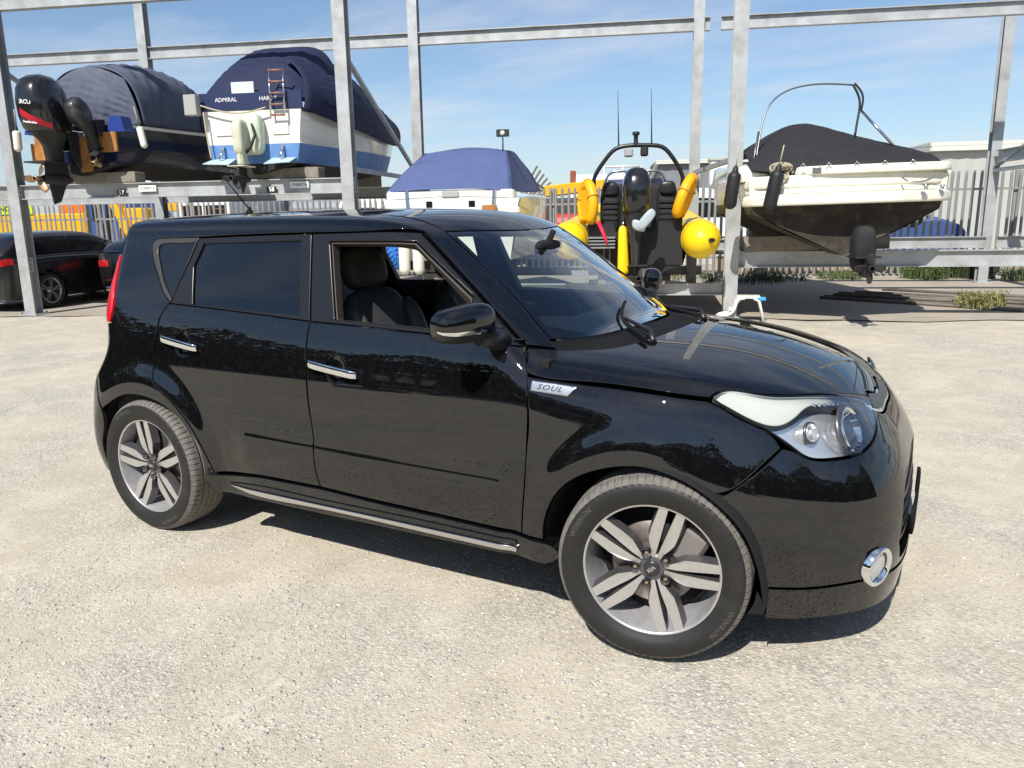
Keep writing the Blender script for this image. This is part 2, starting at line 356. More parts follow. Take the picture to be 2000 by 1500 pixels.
# ------------------------------------------------------------------ steel boat rack
GALV = mat('galvanised_steel', (.40, .415, .415), .5, .3, noise=.22, nscale=3.5, dirt=(.24, .22, .19, .65), dirtscale=2.6)
GALVD = mat('weathered_steel_bolt', (.20, .20, .20), .6, .4)
rack = empty('boat_rack', R(5.7, 0)); rack.rotation_euler = (0, 0, 0)
tag(rack, 'galvanised steel boat storage rack of columns and beams behind the black car', 'boat rack')
def prt(mb, name, m, thing, **k):
    o = mb.build(name, m, **k); o.parent = thing; o.matrix_parent_inverse = Matrix.Translation(thing.location).inverted() if thing.rotation_euler.z == 0 else thing.matrix_world.inverted(); return o
def RM(): return Matrix((RD_, RN, Vector((0, 0, 1)))).transposed()
def hpost(s, n, h, w=.19, base=True):
    mb = MB(); t = .016
    mb.box(R(s, n-w/2+t/2, h/2), (w, t, h), M=RM()); mb.box(R(s, n+w/2-t/2, h/2), (w, t, h), M=RM()); mb.box(R(s, n, h/2), (.012, w-2*t-.004, h), M=RM())
    p = prt(mb, 'post', GALV, rack)
    if base:
        mb = MB(); mb.box(R(s, n, .014), (w+.14, w+.12, .024), M=RM(), bev=.004); prt(mb, 'base_plate', GALV, rack)
        for ds in (-1, 1):
            for dn in (-1, 1):
                mb = MB(); mb.lathe([(0, .032), (.014, .03), (.016, 0)], 6, 'Z', R(s+ds*(w/2+.035), n+dn*(w/2+.03), .026), sm=False); prt(mb, 'bolt', GALVD, rack)
    return p
def ibeam(a, b, h, w=.13, name='beam'):
    a, b = Vector(a), Vector(b); mb = MB(); t = .015
    mb.bar(a+Vector((0, 0, h/2-t/2)), b+Vector((0, 0, h/2-t/2)), w, t); mb.bar(a-Vector((0, 0, h/2-t/2)), b-Vector((0, 0, h/2-t/2)), w, t); mb.bar(a, b, .010, h-2*t-.002)
    return prt(mb, name, GALV, rack)
PS = (-11.4, -5.7, 0, 5.72, 11.43, 17.15, 22.9, 28.6)
for s in PS:
    hpost(s, 0, 6.2); hpost(s-.30 if s == 11.43 else s, 4.0 if s < 16 else 5.9, 6.2)
for i in range(len(PS)-1):
    a, b = PS[i]+.1, PS[i+1]-.1
    lvl = [2.015] if i < 3 else ([.42] if i == 3 else [.845])
    for z in lvl:
        for n in (.02, 4.0 if i < 4 else 5.6):
            ibeam(R(a, n, z), R(b, n, z), .23 if z > .5 else .17)
    for z in ([4.9] if i in (0, 1, 2, 4, 5, 6) else [4.9]):
        ibeam(R(a, .02, z), R(b, .02, z), .23); ibeam(R(a, 4.0, z), R(b, 4.0, z), .23)
for s in PS:
    ds = -.30 if s == 11.43 else 0; nr = 3.9 if s < 16 else 5.8
    mb = MB(); mb.bar(R(s, .1, 2.26), R(s+ds, nr, 2.26), .07, .07); prt(mb, 'tie_bar', GALV, rack)
    if s > 17: ibeam(R(s, .12, 2.52), R(s, nr-.1, 2.52), .24)
    if s != 11.43: mb = MB(); mb.bar(R(s, .1, 3.9), R(s+ds, nr, 2.32), .06, .06); prt(mb, 'brace', GALV, rack)
# bolted splice plates on the columns and beam end cleats
for s in PS[2:6]:
    for z in (2.015, .845):
        mb = MB(); mb.box(R(s+.085, -.02, z), (.012, .10, .24), M=RM()); prt(mb, 'cleat', GALV, rack)
        for zz in (-.07, 0, .07):
            mb = MB(); mb.lathe([(0, .014), (.013, .012), (.015, 0)], 6, 'X', R(s+.092, -.04, z+zz), sm=False, M=RM()); prt(mb, 'bolt', GALVD, rack)
# berth labels on the beam
WHITE = mat('white_paint', (.78, .78, .76), .5); BLACKL = mat('black_paint', (.012, .012, .012), .5)
def rack_text(txt, s, n, z, size, m, parent, **k): return text_obj(txt, size, frame(R(s, n, z), RD_, (0, 0, 1)), m, parent, **k)
BF = -.005-.022
for (s, txt, num) in ((2.36, 'OVERT 5', '57'), (4.92, 'OVERT 8', '58')):
    mb = MB(); mb.box(R(s, BF, 2.035), (.30, .006, .095), M=RM()); o = prt(mb, 'berth_label', WHITE, rack)
    t_ = rack_text(txt, s, BF-.005, 2.035, .062, BLACKL, o, extrude=.001)
    mb = MB(); mb.box(R(s-.46, BF, 1.975), (.16, .006, .085), M=RM()); o = prt(mb, 'number_plate', BLACKL, rack)
    t_ = rack_text(num, s-.46, BF-.005, 1.975, .095, WHITE, o, extrude=.001, bold=.002)

# ------------------------------------------------------------------ palisade fence
PALM = mat('galvanised_pale', (.28, .28, .26), .5, .3, noise=.14, nscale=3, dirt=(.36, .35, .32, .4), dirtscale=2)
def pale_mesh(h):
    w, d = .068, .018
    ol = [(-w/2, d), (-w/2+.012, .004), (-.010, -.004), (.010, -.004), (w/2-.012, .004), (w/2, d)]
    mb = MB(); v = []
    for z in (.06, h-.09): v += [(x, y, z) for x, y in ol]
    tips = [(-.020, .003, h), (0, 0, h-.045), (.020, .003, h)]
    n = len(ol); f = [(i, i+1, n+i+1, n+i) for i in range(n-1)]
    v += tips; f += [(n+0, n+1, 2*n), (n+1, n+2, 2*n+1, 2*n), (n+2, n+3, 2*n+1), (n+3, n+4, 2*n+2, 2*n+1), (n+4, n+5, 2*n+2)]
    me = bpy.data.meshes.new('pale'); me.from_pydata(v, [], f); me.materials.append(PALM); me.update()
    return me
def fence(s0, n0, s1, n1, h, label, pitch=.155):
    a = R(s0, n0); b = R(s1, n1); d = (b-a); L = d.length; d.normalize(); rz = math.atan2(d.y, d.x)
    fn = empty('palisade_fence', a, rz); tag(fn, label, 'fence')
    me = pale_mesh(h); n = int(L/pitch)
    for i in range(n):
        o = bpy.data.objects.new('pale', me); COL.objects.link(o); o.parent = fn; o.location = (i*pitch+.08+RNG.normal()*.004, -.03, 0); o.rotation_euler = (RNG.normal()*.006, RNG.normal()*.008, 0)
    for z in (.45, h-.42):
        mb = MB(); mb.box((L/2, .012, z), (L, .05, .05)); o = mb.build('rail', PALM, fn)
    for i in range(int(L/2.75)+2):
        mb = MB(); mb.box((min(i*2.75, L), .07, h*.5), (.10, .055, h-.05)); mb.build('fence_post', PALM, fn)
    return fn
fence(-15.5, 8.2, 5.2, 7.9, 2.02, 'long palisade fence behind the parked dark cars on the left')
fence(5.2, 8.6, 12.9, 7.8, 2.2, 'palisade fence section behind the yellow inflatable boat')
fence(12.9, 7.8, 26, 7.4, 2.36, 'tall palisade fence behind the white boat on the right')

lw = empty('low_wall', R(17, 8.9), RROT); tag(lw, 'low sand coloured wall running behind the right fence', 'wall')
for i in range(9):
    mb = MB(); mb.box((-4.4+i*1.2, 0, .22), (1.185, .22, .44), bev=.012); mb.build('wall_panel', mat('sandy_block', (.46, .37, .25), .9, noise=.2, nscale=4), lw)

# ------------------------------------------------------------------ buildings beyond the fence
WCLAD = mat('white_cladding', (.38, .39, .365), .55, noise=.05, nscale=.4)
GCLAD = mat('grey_cladding', (.17, .18, .19), .6, noise=.08, nscale=.4)
ROOFM = mat('roof_sheet', (.42, .43, .43), .6)
def shed(label, s0, s1, n0, n1, h, ridge, wall, roofm, band=.35, doors=()):
    c = R((s0+s1)/2, (n0+n1)/2); b = empty('warehouse', c); tag(b, label, 'building')
    w = s1-s0; d = n1-n0
    def P(s, n, z): return R(s, n, z)-c
    def bld(mb, name, m, par=b): o = mb.build(name, m, par); return o
    nrib = int(w/.6)
    mb = MB(); zz = []
    for i in range(nrib*2+1):
        s = s0+w*i/(nrib*2); zz.append([tuple(P(s, n0+(.035 if i % 2 else 0), 0)), tuple(P(s, n0+(.035 if i % 2 else 0), h))])
    mb.grid(np.array(zz), sm=False); bld(mb, 'front_wall', wall)
    mb = MB(); zz = []; nr2 = int(d/.8)
    for i in range(nr2*2+1):
        n = n0+d*i/(nr2*2); zz.append([tuple(P(s0+(.03 if i % 2 else 0), n, 0)), tuple(P(s0+(.03 if i % 2 else 0), n, h))])
    mb.grid(np.array(zz), sm=False); bld(mb, 'side_wall', wall)
    mb = MB(); mb.box(P(s1-.1, (n0+n1)/2, h/2), (.2, d, h), M=RM()); mb.box(P((s0+s1)/2, n1-.1, h/2), (w, .2, h), M=RM()); bld(mb, 'back_wall', wall)
    mb = MB(); m = (n0+n1)/2
    mb.add([P(s0-.3, n0-.3, h+.02), P(s1+.3, n0-.3, h+.02), P(s1+.3, m, ridge), P(s0-.3, m, ridge), P(s0-.3, n1+.3, h+.02), P(s1+.3, n1+.3, h+.02)], [(0, 1, 2, 3), (3, 2, 5, 4)]); mb.add([P(s0, n0, h), P(s0, m, ridge-.06), P(s0, n1, h)], [(0, 1, 2)]); bld(mb, 'roof', roofm)
    mb = MB(); mb.box(P((s0+s1)/2, n0-.22, h+.0), (w+.5, .14, band), M=RM()); mb.box(P(s0-.22, m, h), (.14, d+.5, band), M=RM()); bld(mb, 'fascia', mat('pale_fascia', (.55, .55, .50), .5))
    for (sa, sb, zt) in doors:
        mb = MB(); mb.box(P((sa+sb)/2, n0-.04, zt/2), (sb-sa, .06, zt), M=RM()); dd = bld(mb, 'roller_door', ROOFM)
        for k in range(int(zt/.4)):
            mb = MB(); mb.box(P((sa+sb)/2, n0-.075, .2+k*.4), (sb-sa-.1, .02, .34), M=RM()); bld(mb, 'door_panel', ROOFM, dd)
shed('large white warehouse beyond the fence at the right', 22.1, 52, 24, 27.5, 4.0, 4.12, WCLAD, ROOFM, doors=((28, 32, 3.4),))
shed('low grey cladded warehouse seen between the inflatable boat and the white boat', 11.2, 20, 31, 70, 4.1, 5.0, GCLAD, mat('dark_roof_sheet', (.2, .21, .22), .6), .2)
mb = MB(); o = R(13.7, 26); 
wt = empty('white_column_tank', o); tag(wt, 'narrow white tower standing beside the grey warehouse beyond the fence', 'tower')
mb.box((0, 0, 1.9), (.9, .9, 3.8), rz=RROT, bev=.05); mb.build('shaft', WHITE, wt); mb = MB(); mb.box((0, 0, 3.85), (1.05, 1.05, .15), rz=RROT, bev=.03); mb.build('cap', WCLAD, wt)
# ------------------------------------------------------------------ boats (local frame: x along the rack, y towards the bow, z up)
def boat_root(label, s, n, name='boat', rz=0, cat='boat', z=0):
    b = empty(name, R(s, n, z), RROT+rz); tag(b, label, cat, None); return b
def hull_curves(L, B, Bt, zk, zc, zs, fine=.45, sheer=.30, n=25, chine=.86, rake=.0):
    """rows: keel, chine, bands up to sheer; each row = list of (half beam, y, z)"""
    rows = {}
    for t in np.linspace(0, 1, n):
        bs = (Bt/2+(B/2-Bt/2)*min(1, t/.35)) if t < .35 else B/2*(1-((t-.35)/.65)**(1/fine))
        u = max(0, (t-.5)/.5)
        zkt = zk+(zs-zk)*.80*u**2.2; zct = zc+(zs-zc)*.55*u**1.7; zst = zs+sheer*t*t
        bc = bs*(chine-.42*u**1.5)
        y = L*t
        for k, (b_, z_, yy) in {'k': (0, zkt, y*(1-.10*u)), 'c': (bc, zct, y*(1-.06*u)), 's': (max(bs, .012), zst, y)}.items(): rows.setdefault(k, []).append((b_, yy-rake*(zs-z_)/(zs-zk) if t < .02 else yy, z_))
    return {k: np.array(v) for k, v in rows.items()}
def band(mb, lo, hi, f0, f1, flare=.0, k=4, both=True, out=0.0):
    fs = np.linspace(f0, f1, k); G = []
    for f in fs:
        c = lo*(1-f)+hi*f; c = c.copy(); c[:, 0] += flare*np.sin(PI*f)*np.minimum(1, c[:, 0]*3)+out; G.append(c)
    G = np.array(G)
    for sg in ((1, -1) if both else (1,)):
        Q = G.copy(); Q[:, :, 0] *= sg; mb.grid(Q)
    return mb
def rowat(lo, hi, f, flare=0):
    c = lo*(1-f)+hi*f; c = c.copy(); c[:, 0] += flare*math.sin(PI*f); return c
def transom(mb, rows_lo_hi, f0, f1, flare=0, y=0.0):
    lo, hi = rows_lo_hi; pts = []
    a = rowat(lo, hi, f0, flare)[0]; b = rowat(lo, hi, f1, flare)[0]
    mb.add([(-a[0], a[1]+y, a[2]), (a[0], a[1]+y, a[2]), (b[0], b[1]+y, b[2]), (-b[0], b[1]+y, b[2])], [(0, 1, 2, 3)]); return mb
def rail(b, name, pts, r, m, n=8): mb = MB(); mb.tube(pts, r, n); return mb.build(name, m, b)
def smooth_pts(P, k=8):
    P = np.array(P, float); return [tuple(p) for p in spl(P, np.linalg.norm(np.diff(P, axis=0), axis=1).sum()/(len(P)*k))]
def sheet(b, name, P, m, sub=1, thick=.0, wr=0.0, parent=None):
    """canvas: grid of control points, smoothed, with creases"""
    P = np.array(P, float)
    def rs(C_, n):
        d = np.r_[0, np.cumsum(np.linalg.norm(np.diff(C_, axis=0), axis=1))]; t = np.linspace(0, d[-1], n)
        return np.stack([Cub(d, C_[:, k])(t) for k in range(3)], 1)
    U = np.stack([rs(r, 36) for r in P], 0); W = np.array([rs(U[:, j], 30) for j in range(36)])
    if wr:
        a, b_ = W.shape[:2]; ii, jj = np.meshgrid(np.arange(a), np.arange(b_), indexing='ij'); d = wr*(np.sin(ii*1.3+jj*.5)*np.sin(jj*.9-ii*.35)+.6*np.sin(ii*.55+jj*1.7))
        edge_ = np.minimum(1, np.minimum(np.minimum(ii, a-1-ii), np.minimum(jj, b_-1-jj))/3); W[:, :, 2] += d*edge_; W[:, :, 1] += .6*d*edge_
    mb = MB(); mb.grid(W); o = mb.build(name, m, parent if parent is not None else b)
    sm = o.modifiers.new('thickness', 'SOLIDIFY'); sm.thickness = .006
    return o
NAVY = mat('navy_gelcoat', (.006, .009, .028), .18, coat=.6, noise=.1, nscale=2, dirt=(.02, .022, .03, .5), dirtscale=3)
GELW = mat('white_gelcoat', (.74, .72, .65), .22, coat=.5, noise=.04, nscale=1.5, dirt=(.50, .46, .36, .35), dirtscale=1.6)
GELC = mat('cream_gelcoat', (.72, .70, .60), .2, coat=.5, noise=.04, nscale=1.5, dirt=(.40, .36, .25, .4), dirtscale=1.4)
ANTIB = mat('black_antifouling', (.014, .013, .014), .8, noise=.4, nscale=4, dirt=(.05, .045, .04, .7), dirtscale=5)
ANTIG = mat('brown_fouled_bottom', (.032, .026, .020), .85, noise=.5, nscale=3, dirt=(.13, .12, .085, .8), dirtscale=2.2)
ANTIU = mat('blue_boot_top', (.10, .22, .46), .55, noise=.25, nscale=3, dirt=(.22, .32, .45, .5), dirtscale=3)
CANVN = mat('navy_canvas', (.010, .016, .050), .75, noise=.2, nscale=6, bump=.2, bscale=120)
CANVB = mat('blue_canvas', (.072, .10, .225), .8, noise=.12, nscale=3, bump=.15, bscale=120)
CANVK = mat('black_canvas', (.017, .016, .018), .8, noise=.25, nscale=5, bump=.2, bscale=100)
CANVG = mat('faded_grey_canvas', (.085, .10, .14), .8, noise=.25, nscale=4, bump=.2, bscale=80)
STEEL = mat('stainless_tube', (.62, .63, .64), .18, 1)
MBLK = mat('outboard_black', (.010, .010, .011), .22, coat=.7, noise=.1, nscale=5)
MBLKM = mat('outboard_matt', (.022, .022, .023), .55, noise=.3, nscale=8)
MRED = mat('outboard_red', (.38, .012, .02), .3)
BRONZE = mat('prop_metal', (.36, .24, .15), .45, .8)
WOOD = mat('varnished_ply', (.36, .16, .045), .45, noise=.35, nscale=6, dirt=(.16, .08, .03, .6), dirtscale=4)
WOODG = mat('weathered_timber', (.22, .195, .16), .85, noise=.3, nscale=9, bump=.4, bscale=30)
BLUEF = mat('blue_plastic', (.018, .045, .22), .4)
FENDW = mat('white_fender', (.70, .69, .60), .4, noise=.12, nscale=6, dirt=(.35, .33, .26, .5), dirtscale=6)
ROPE = mat('rope', (.42, .38, .27), .9)
YELT = mat('yellow_hypalon', (.80, .56, .008), .38, noise=.06, nscale=6, spec=.45)
BLKR = mat('black_rubber', (.014, .014, .015), .55, noise=.2, nscale=10)
GLASSD = mat('dark_boat_glass', (.012, .014, .018), .06, coat=1)
PVCW = thin_glass('clear_pvc', (.75, .78, .8), .8, .08)
CREAMD = mat('cream_outdrive', (.52, .52, .40), .45, noise=.15, nscale=6, dirt=(.25, .24, .17, .6), dirtscale=5)

def chock(b, x, y, z0, z1, w=.9, d=.28):
    mb = MB(); mb.box((x, y, (z0+z1)/2), (w, d, z1-z0), bev=.01); mb.build('chock', WOODG, b)
def prop(b, c, r, axis, m, blades=3, parent=None):
    M = Vector(axis).to_track_quat('Y', 'Z').to_matrix(); mb = MB()
    mb.lathe([(0, -.10), (.025, -.09), (.035, -.03), (.04, .06), (.03, .08)], 14, 'Y', c, M=M)
    for k in range(blades):
        a0 = 2*PI*k/blades; G = []
        for rr in np.linspace(.03, r, 7):
            wd = .9*math.sin(PI*min(.97, (rr/r)**.7*.78+.15)); row = []
            for u in np.linspace(-1, 1, 6):
                an = a0+u*wd*.55; p = Vector((rr*math.cos(an), u*.035*wd, rr*math.sin(an))); row.append(tuple(M @ p+Vector(c)))
            G.append(row)
        mb.grid(np.array(G))
    o = mb.build('propeller', m, parent if parent is not None else b); o.modifiers.new('thickness', 'SOLIDIFY').thickness = .006; return o
def superbox(P0, ax, ay, az, e1=.5, e2=.5, nu=16, nv=24):
    G = []; sp = lambda c_, e: (abs(c_)**e)*(1 if c_ >= 0 else -1)
    for i in range(nu+1):
        v = -PI/2+PI*i/nu
        G.append([tuple(Vector(P0)+Vector(ax)*sp(math.cos(2*PI*j/nv), e2)*sp(math.cos(v), e1)+Vector(ay)*sp(math.sin(2*PI*j/nv), e2)*sp(math.cos(v), e1)+Vector(az)*sp(math.sin(v), e1)) for j in range(nv)])
    return np.array(G)
def outboard(label, s, n, z, scale=1.0, tilt=0, rz=0, deco=True, lk=1.0, cowl=MBLK, leg=MBLKM, propm=BRONZE, name='outboard_motor', yawoff=0):
    """z = height of the cowl base; motor hangs outwards (towards -y); tilt lifts the leg back"""
    b = empty(name, R(s, n, z), RROT+rz); tag(b, label, 'outboard motor')
    T = Matrix.Rotation(-tilt, 3, 'X')
    k = scale
    def tr(p): return tuple((T @ Vector(p))*k)
    # cowl: sections from base to crown
    G = []
    for f, wx, fy, by in ((0, .17, -.30, .17), (.06, .185, -.33, .19), (.25, .20, -.36, .205), (.5, .20, -.37, .20), (.72, .185, -.35, .17), (.88, .15, -.29, .12), (.96, .10, -.20, .05), (1, .02, -.09, -.05)):
        row = []
        for j in range(28):
            a = 2*PI*j/28; sp = lambda c_, e: (abs(c_)**e)*(1 if c_ >= 0 else -1)
            cy_ = (fy+by)/2; hy = (by-fy)/2; row.append(tr((wx*sp(math.cos(a), .62), cy_+hy*sp(math.sin(a), .72)-.03*f, .0+.62*f)))
        G.append(row)
    mb = MB(); mb.grid(np.array(G), closed_v=True); cw = mb.build('cowl', cowl, b)
    # lower pan and mid section
    G = []
    for zq, wx, fy, by in ((.0, .165, -.29, .165), (-.08, .15, -.26, .15), (-.20, .11, -.20, .12), (-.34, .075, -.17, .11), (-.62, .062, -.16, .09), (-.72, .055, -.16, .08)):
        G.append([tr((wx*math.cos(2*PI*j/20), (fy+by)/2+(by-fy)/2*math.sin(2*PI*j/20), zq*lk)) for j in range(20)])
    mb = MB(); mb.grid(np.array(G), closed_v=True); mb.build('midsection', leg, b)
    # plate, gearcase, skeg
    _tr0 = tr; dzl = .73*(1-lk)
    def tr(p): return tuple((T @ Vector((p[0], p[1], p[2]+dzl)))*k)
    mb = MB(); mb.prism([tr(p) for p in ((-.13, -.36, -.73), (.13, -.36, -.73), (.10, .12, -.73), (-.10, .12, -.73))], (0, 0, 0), T @ Vector((0, 0, -.018))*k); mb.build('anti_ventilation_plate', leg, b)
    G = []
    for yq, r in ((-.27, .035), (-.20, .055), (-.05, .07), (.10, .06), (.20, .03), (.24, .005)): G.append([tr((r*math.cos(a), yq, -.92+r*math.sin(a))) for a in np.linspace(0, 2*PI, 15)[:-1]])
    mb = MB(); mb.grid(np.array(G), closed_v=True)
    mb.prism([tr(p) for p in ((-.02, -.18, -.74), (-.02, .14, -.74), (-.02, .17, -.90), (-.02, -.20, -.90))], (0, 0, 0), T @ Vector((.04, 0, 0))*k)
    mb.prism([tr(p) for p in ((-.008, -.17, -.95), (-.008, .12, -.95), (-.008, -.02, -1.17), (-.008, -.13, -1.20))], (0, 0, 0), T @ Vector((.016, 0, 0))*k); mb.build('gearcase', leg, b)
    prop(b, tr((0, -.33, -.92)), .17*k, T @ Vector((0, -1, 0)), propm)
    # bracket
    mb = MB()
    for sg in (-1, 1): mb.prism([(sg*.11*k-.012, .10, .02), (sg*.11*k-.012, .34, .05), (sg*.11*k-.012, .34, -.38*k), (sg*.11*k-.012, .20, -.30*k)], (0, 0, 0), (.024, 0, 0))
    mb.tube([(-.13*k, .16, -.02), (.13*k, .16, -.02)], .03*k, 10); mb.build('bracket', leg, b)
    return b, _tr0, cw, T, k
def on_cowl(tr, x, f, side=-1):
    """a point on the aft face of the cowl"""
    return tr((x, -.385+.18*(abs(x)/.2)**2.6+.0*f, .62*f))
# ============ navy boat with two outboards, first berth
nb = boat_root('navy blue motor boat with a grey canvas canopy on the upper left berth', 1.36, -.22, 'motor_boat')
H = hull_curves(6.2, 2.05, 1.50, 2.24, 2.42, 3.02, sheer=.25)
mb = MB(); band(mb, H['k'], H['c'], 0, 1); transom(mb, (H['k'], H['c']), 0, 1); mb.build('hull_bottom', ANTIB, nb)
mb = MB(); band(mb, H['c'], H['s'], 0, .92, .02); mb.build('hull_topside', NAVY, nb)
mb = MB(); band(mb, H['c'], H['s'], .92, 1.0, .02, 3, out=.012); mb.build('gunwale', GELW, nb)
c0, s0_ = H['c'][0], H['s'][0]
mb = MB(); z0, z1 = c0[2], s0_[2]; w0, w1 = c0[0], s0_[0]
mb.add([(-w0, 0, z0), (w0, 0, z0), (w1, 0, 2.62), (-w1, 0, 2.62)], [(0, 1, 2, 3)]); mb.build('transom', NAVY, nb)
for sg in (-1, 1):
    mb = MB(); mb.box((sg*.56, -.012, 2.74), (.30, .05, .30), bev=.008); mb.build('transom_board', WOOD, nb)
    mb = MB(); mb.prism([(sg*.72-.15, -.03, 2.89), (sg*.72+.15, -.03, 2.89), (sg*.72+.10, -.03, 3.12), (sg*.72-.08, -.03, 3.12)], (0, 0, 0), (0, .25, 0)); mb.build('corner_cap', BLUEF, nb)
mb = MB(); mb.box((.12, -.02, 2.56), (.20, .06, .52), M=Matrix.Rotation(-.12, 3, 'Y'), bev=.008); mb.build('motor_board', WOOD, nb)
mb = MB(); mb.box((-.62, -.015, 2.62), (.34, .04, .26), bev=.006); mb.build('transom_board', WOOD, nb)
# inner well so the stern reads hollow
mb = MB(); mb.box((0, .55, 2.60), (1.2, 1.0, .06)); mb.box((0, 1.02, 2.78), (1.2, .04, .42)); mb.build('cockpit_well', mat('grey_deck', (.2, .21, .22), .7), nb)
D_ = H['s'].copy(); D_[:, 2] -= .02
mb = MB(); G = np.array([D_*np.array([1, 1, 1]), D_*np.array([.8, 1, 1])+np.array([0, 0, .02])])
for sg in (1, -1): Q = G.copy(); Q[:, :, 0] *= sg; mb.grid(Q)
Dm = D_[8:]; mb.grid(np.array([Dm*np.array([.8, 1, 1])+np.array([0, 0, .02]), Dm*np.array([0, 1, 1])+np.array([0, 0, .10]), Dm*np.array([-.8, 1, 1])+np.array([0, 0, .02])])); mb.build('deck', GELW, nb)
# cabin
def cabin(b, y0, y1, w0, w1, z0, z1, rake0, rake1, m, name='cabin', r=.86):
    G = []
    for f, zz in ((0, z0), (.5, (z0+z1)/2), (.93, z1-.03), (1, z1)):
        a = r+(1-r)*(1-f) if f < 1 else r-.04
        ya, yb = y0+rake0*f, y1-rake1*f; G.append([(-w0/2*a, ya, zz), (w0/2*a, ya, zz), (w0/2*a*.98, (ya+yb)/2, zz), (w1/2*a, yb, zz), (-w1/2*a, yb, zz), (-w0/2*a*.98, (ya+yb)/2, zz)])
    mb = MB(); mb.grid(np.array(G), closed_v=True, sm=False); mb.add(G[-1], [tuple(range(6))]); return mb.build(name, m, b)
cabin(nb, 2.2, 4.9, 1.72, .9, 3.0, 3.58, .25, 1.1, GELW)
mb = MB(); mb.prism([(.83, 2.75, 3.12), (.775, 2.75, 3.42), (.74, 3.05, 3.42), (.69, 3.42, 3.24), (.70, 3.45, 3.15)], (0, 0, 0), (.012, 0, .004)); mb.build('cabin_window', GLASSD, nb)
sheet(nb, 'canopy', [[(-.84, .55, 3.05), (-.62, .50, 3.75), (0, .48, 3.95), (.62, .50, 3.75), (.84, .55, 3.05)], [(-.84, 1.4, 3.06), (-.66, 1.4, 3.9), (0, 1.4, 4.12), (.66, 1.4, 3.9), (.84, 1.4, 3.06)], [(-.84, 2.3, 3.08), (-.68, 2.3, 3.85), (0, 2.3, 4.08), (.68, 2.3, 3.85), (.84, 2.3, 3.08)]], CANVG, wr=.030)
sheet(nb, 'stern_curtain', [[(-.80, .52, 3.05), (-.3, .45, 3.04), (.3, .45, 3.04), (.80, .52, 3.05)], [(-.74, .50, 3.4), (-.25, .40, 3.45), (.25, .40, 3.45), (.74, .50, 3.4)], [(-.60, .50, 3.75), (-.2, .47, 3.92), (.2, .47, 3.92), (.60, .50, 3.75)]], CANVG, wr=.012)
sheet(nb, 'canopy_front', [[(-.86, 2.25, 3.08), (-.70, 2.25, 3.8), (0, 2.25, 4.1), (.70, 2.25, 3.8), (.86, 2.25, 3.08)], [(-.84, 2.7, 3.12), (-.66, 2.75, 3.7), (0, 2.8, 3.95), (.66, 2.75, 3.7), (.84, 2.7, 3.12)], [(-.78, 3.3, 3.3), (-.6, 3.3, 3.5), (0, 3.3, 3.6), (.6, 3.3, 3.5), (.78, 3.3, 3.3)]], CANVN, wr=.015)
chock(nb, .2, .30, 2.135, 2.30, 1.25); chock(nb, .2, 4.05, 2.135, 2.36, .9)
bd_, tr, cw, T, k = outboard('large black outboard motor with a red stripe on the navy boat', 1.32, -.66, 2.85, 1.32, 0, lk=.45)
def cowl_text(txt, size, x, f, m, par, tr, rise=0):
    v, f_ = text_mesh(txt, size, .0, bold=.0015); mb = MB()
    V = []
    for p in v:
        px, pz = x+p.x, .62*f+p.y+rise*p.x; px2 = max(-.19, min(.19, px)); V.append(tr((px2, -.385+.20*(abs(px2)/.2)**2.6-.006, pz)))
    mb.add(V, f_); return mb.build('lettering', m, par)
cowl_text('MERCURY', .060, .01, .47, mat('lettering_white', (.75, .75, .75), .5), cw, tr, -.10)
cowl_text('FourStroke', .030, .03, .13, mat('lettering_white', (.75, .75, .75), .5), cw, tr, -.12)
G = []
for u in np.linspace(-.185, .185, 16):
    c_ = .33-.16*(u+.06)**1*1.0; th = .055+.08*max(0, (.10-u))*.8
    G.append([tr((u, -.385+.20*(abs(u)/.2)**2.6-.004, .62*(.42)-.13-(u)*.55+dz)) for dz in (-th*.2, th)])
mb = MB(); mb.grid(np.array(G)); mb.build('red_stripe', MRED, cw)
outboard('smaller dull black outboard motor beside the red striped one', 1.78, -.52, 3.03, .62, -.55, cowl=mat('worn_black_cowl', (.03, .03, .032), .35, noise=.4, nscale=9, dirt=(.2, .2, .2, .5), dirtscale=8))
def fender(label, c, r, L, m, tilt=(0, 0, 1), capm=None, group=None):
    d = Vector(tilt).normalized(); b = empty('fender', c); tag(b, label, 'fender', group)
    M = d.to_track_quat('Z', 'Y').to_matrix(); mb = MB()
    mb.lathe([(0, -L/2), (r*.5, -L/2+.01), (r*.92, -L/2+r*.6), (r, -L/2+r), (r, L/2-r), (r*.92, L/2-r*.6), (r*.5, L/2-.02)], 20, 'Z', M=M); mb.build('body', m, b)
    mb = MB(); mb.lathe([(r*.5, L/2-.02), (r*.38, L/2+.03), (r*.18, L/2+.06), (0, L/2+.06)], 14, 'Z', M=M); mb.build('eye', capm or BLUEF, b)
    mb = MB(); mb.tube([M @ Vector((0, 0, L/2+.05)), M @ Vector((0, 0, L/2+.30))], .008, 6); mb.build('lanyard', ROPE, b)
    return b
fender('white cylindrical fender hanging on the navy boat side', R(2.36, -.02, 2.82), .052, .36, FENDW, (-.25, 0, 1), BLKR)
fender('white fender with black end at the far side of the navy boat stern', R(.52, -.45, 2.78), .06, .34, FENDW, (.05, 0, 1), BLKR)
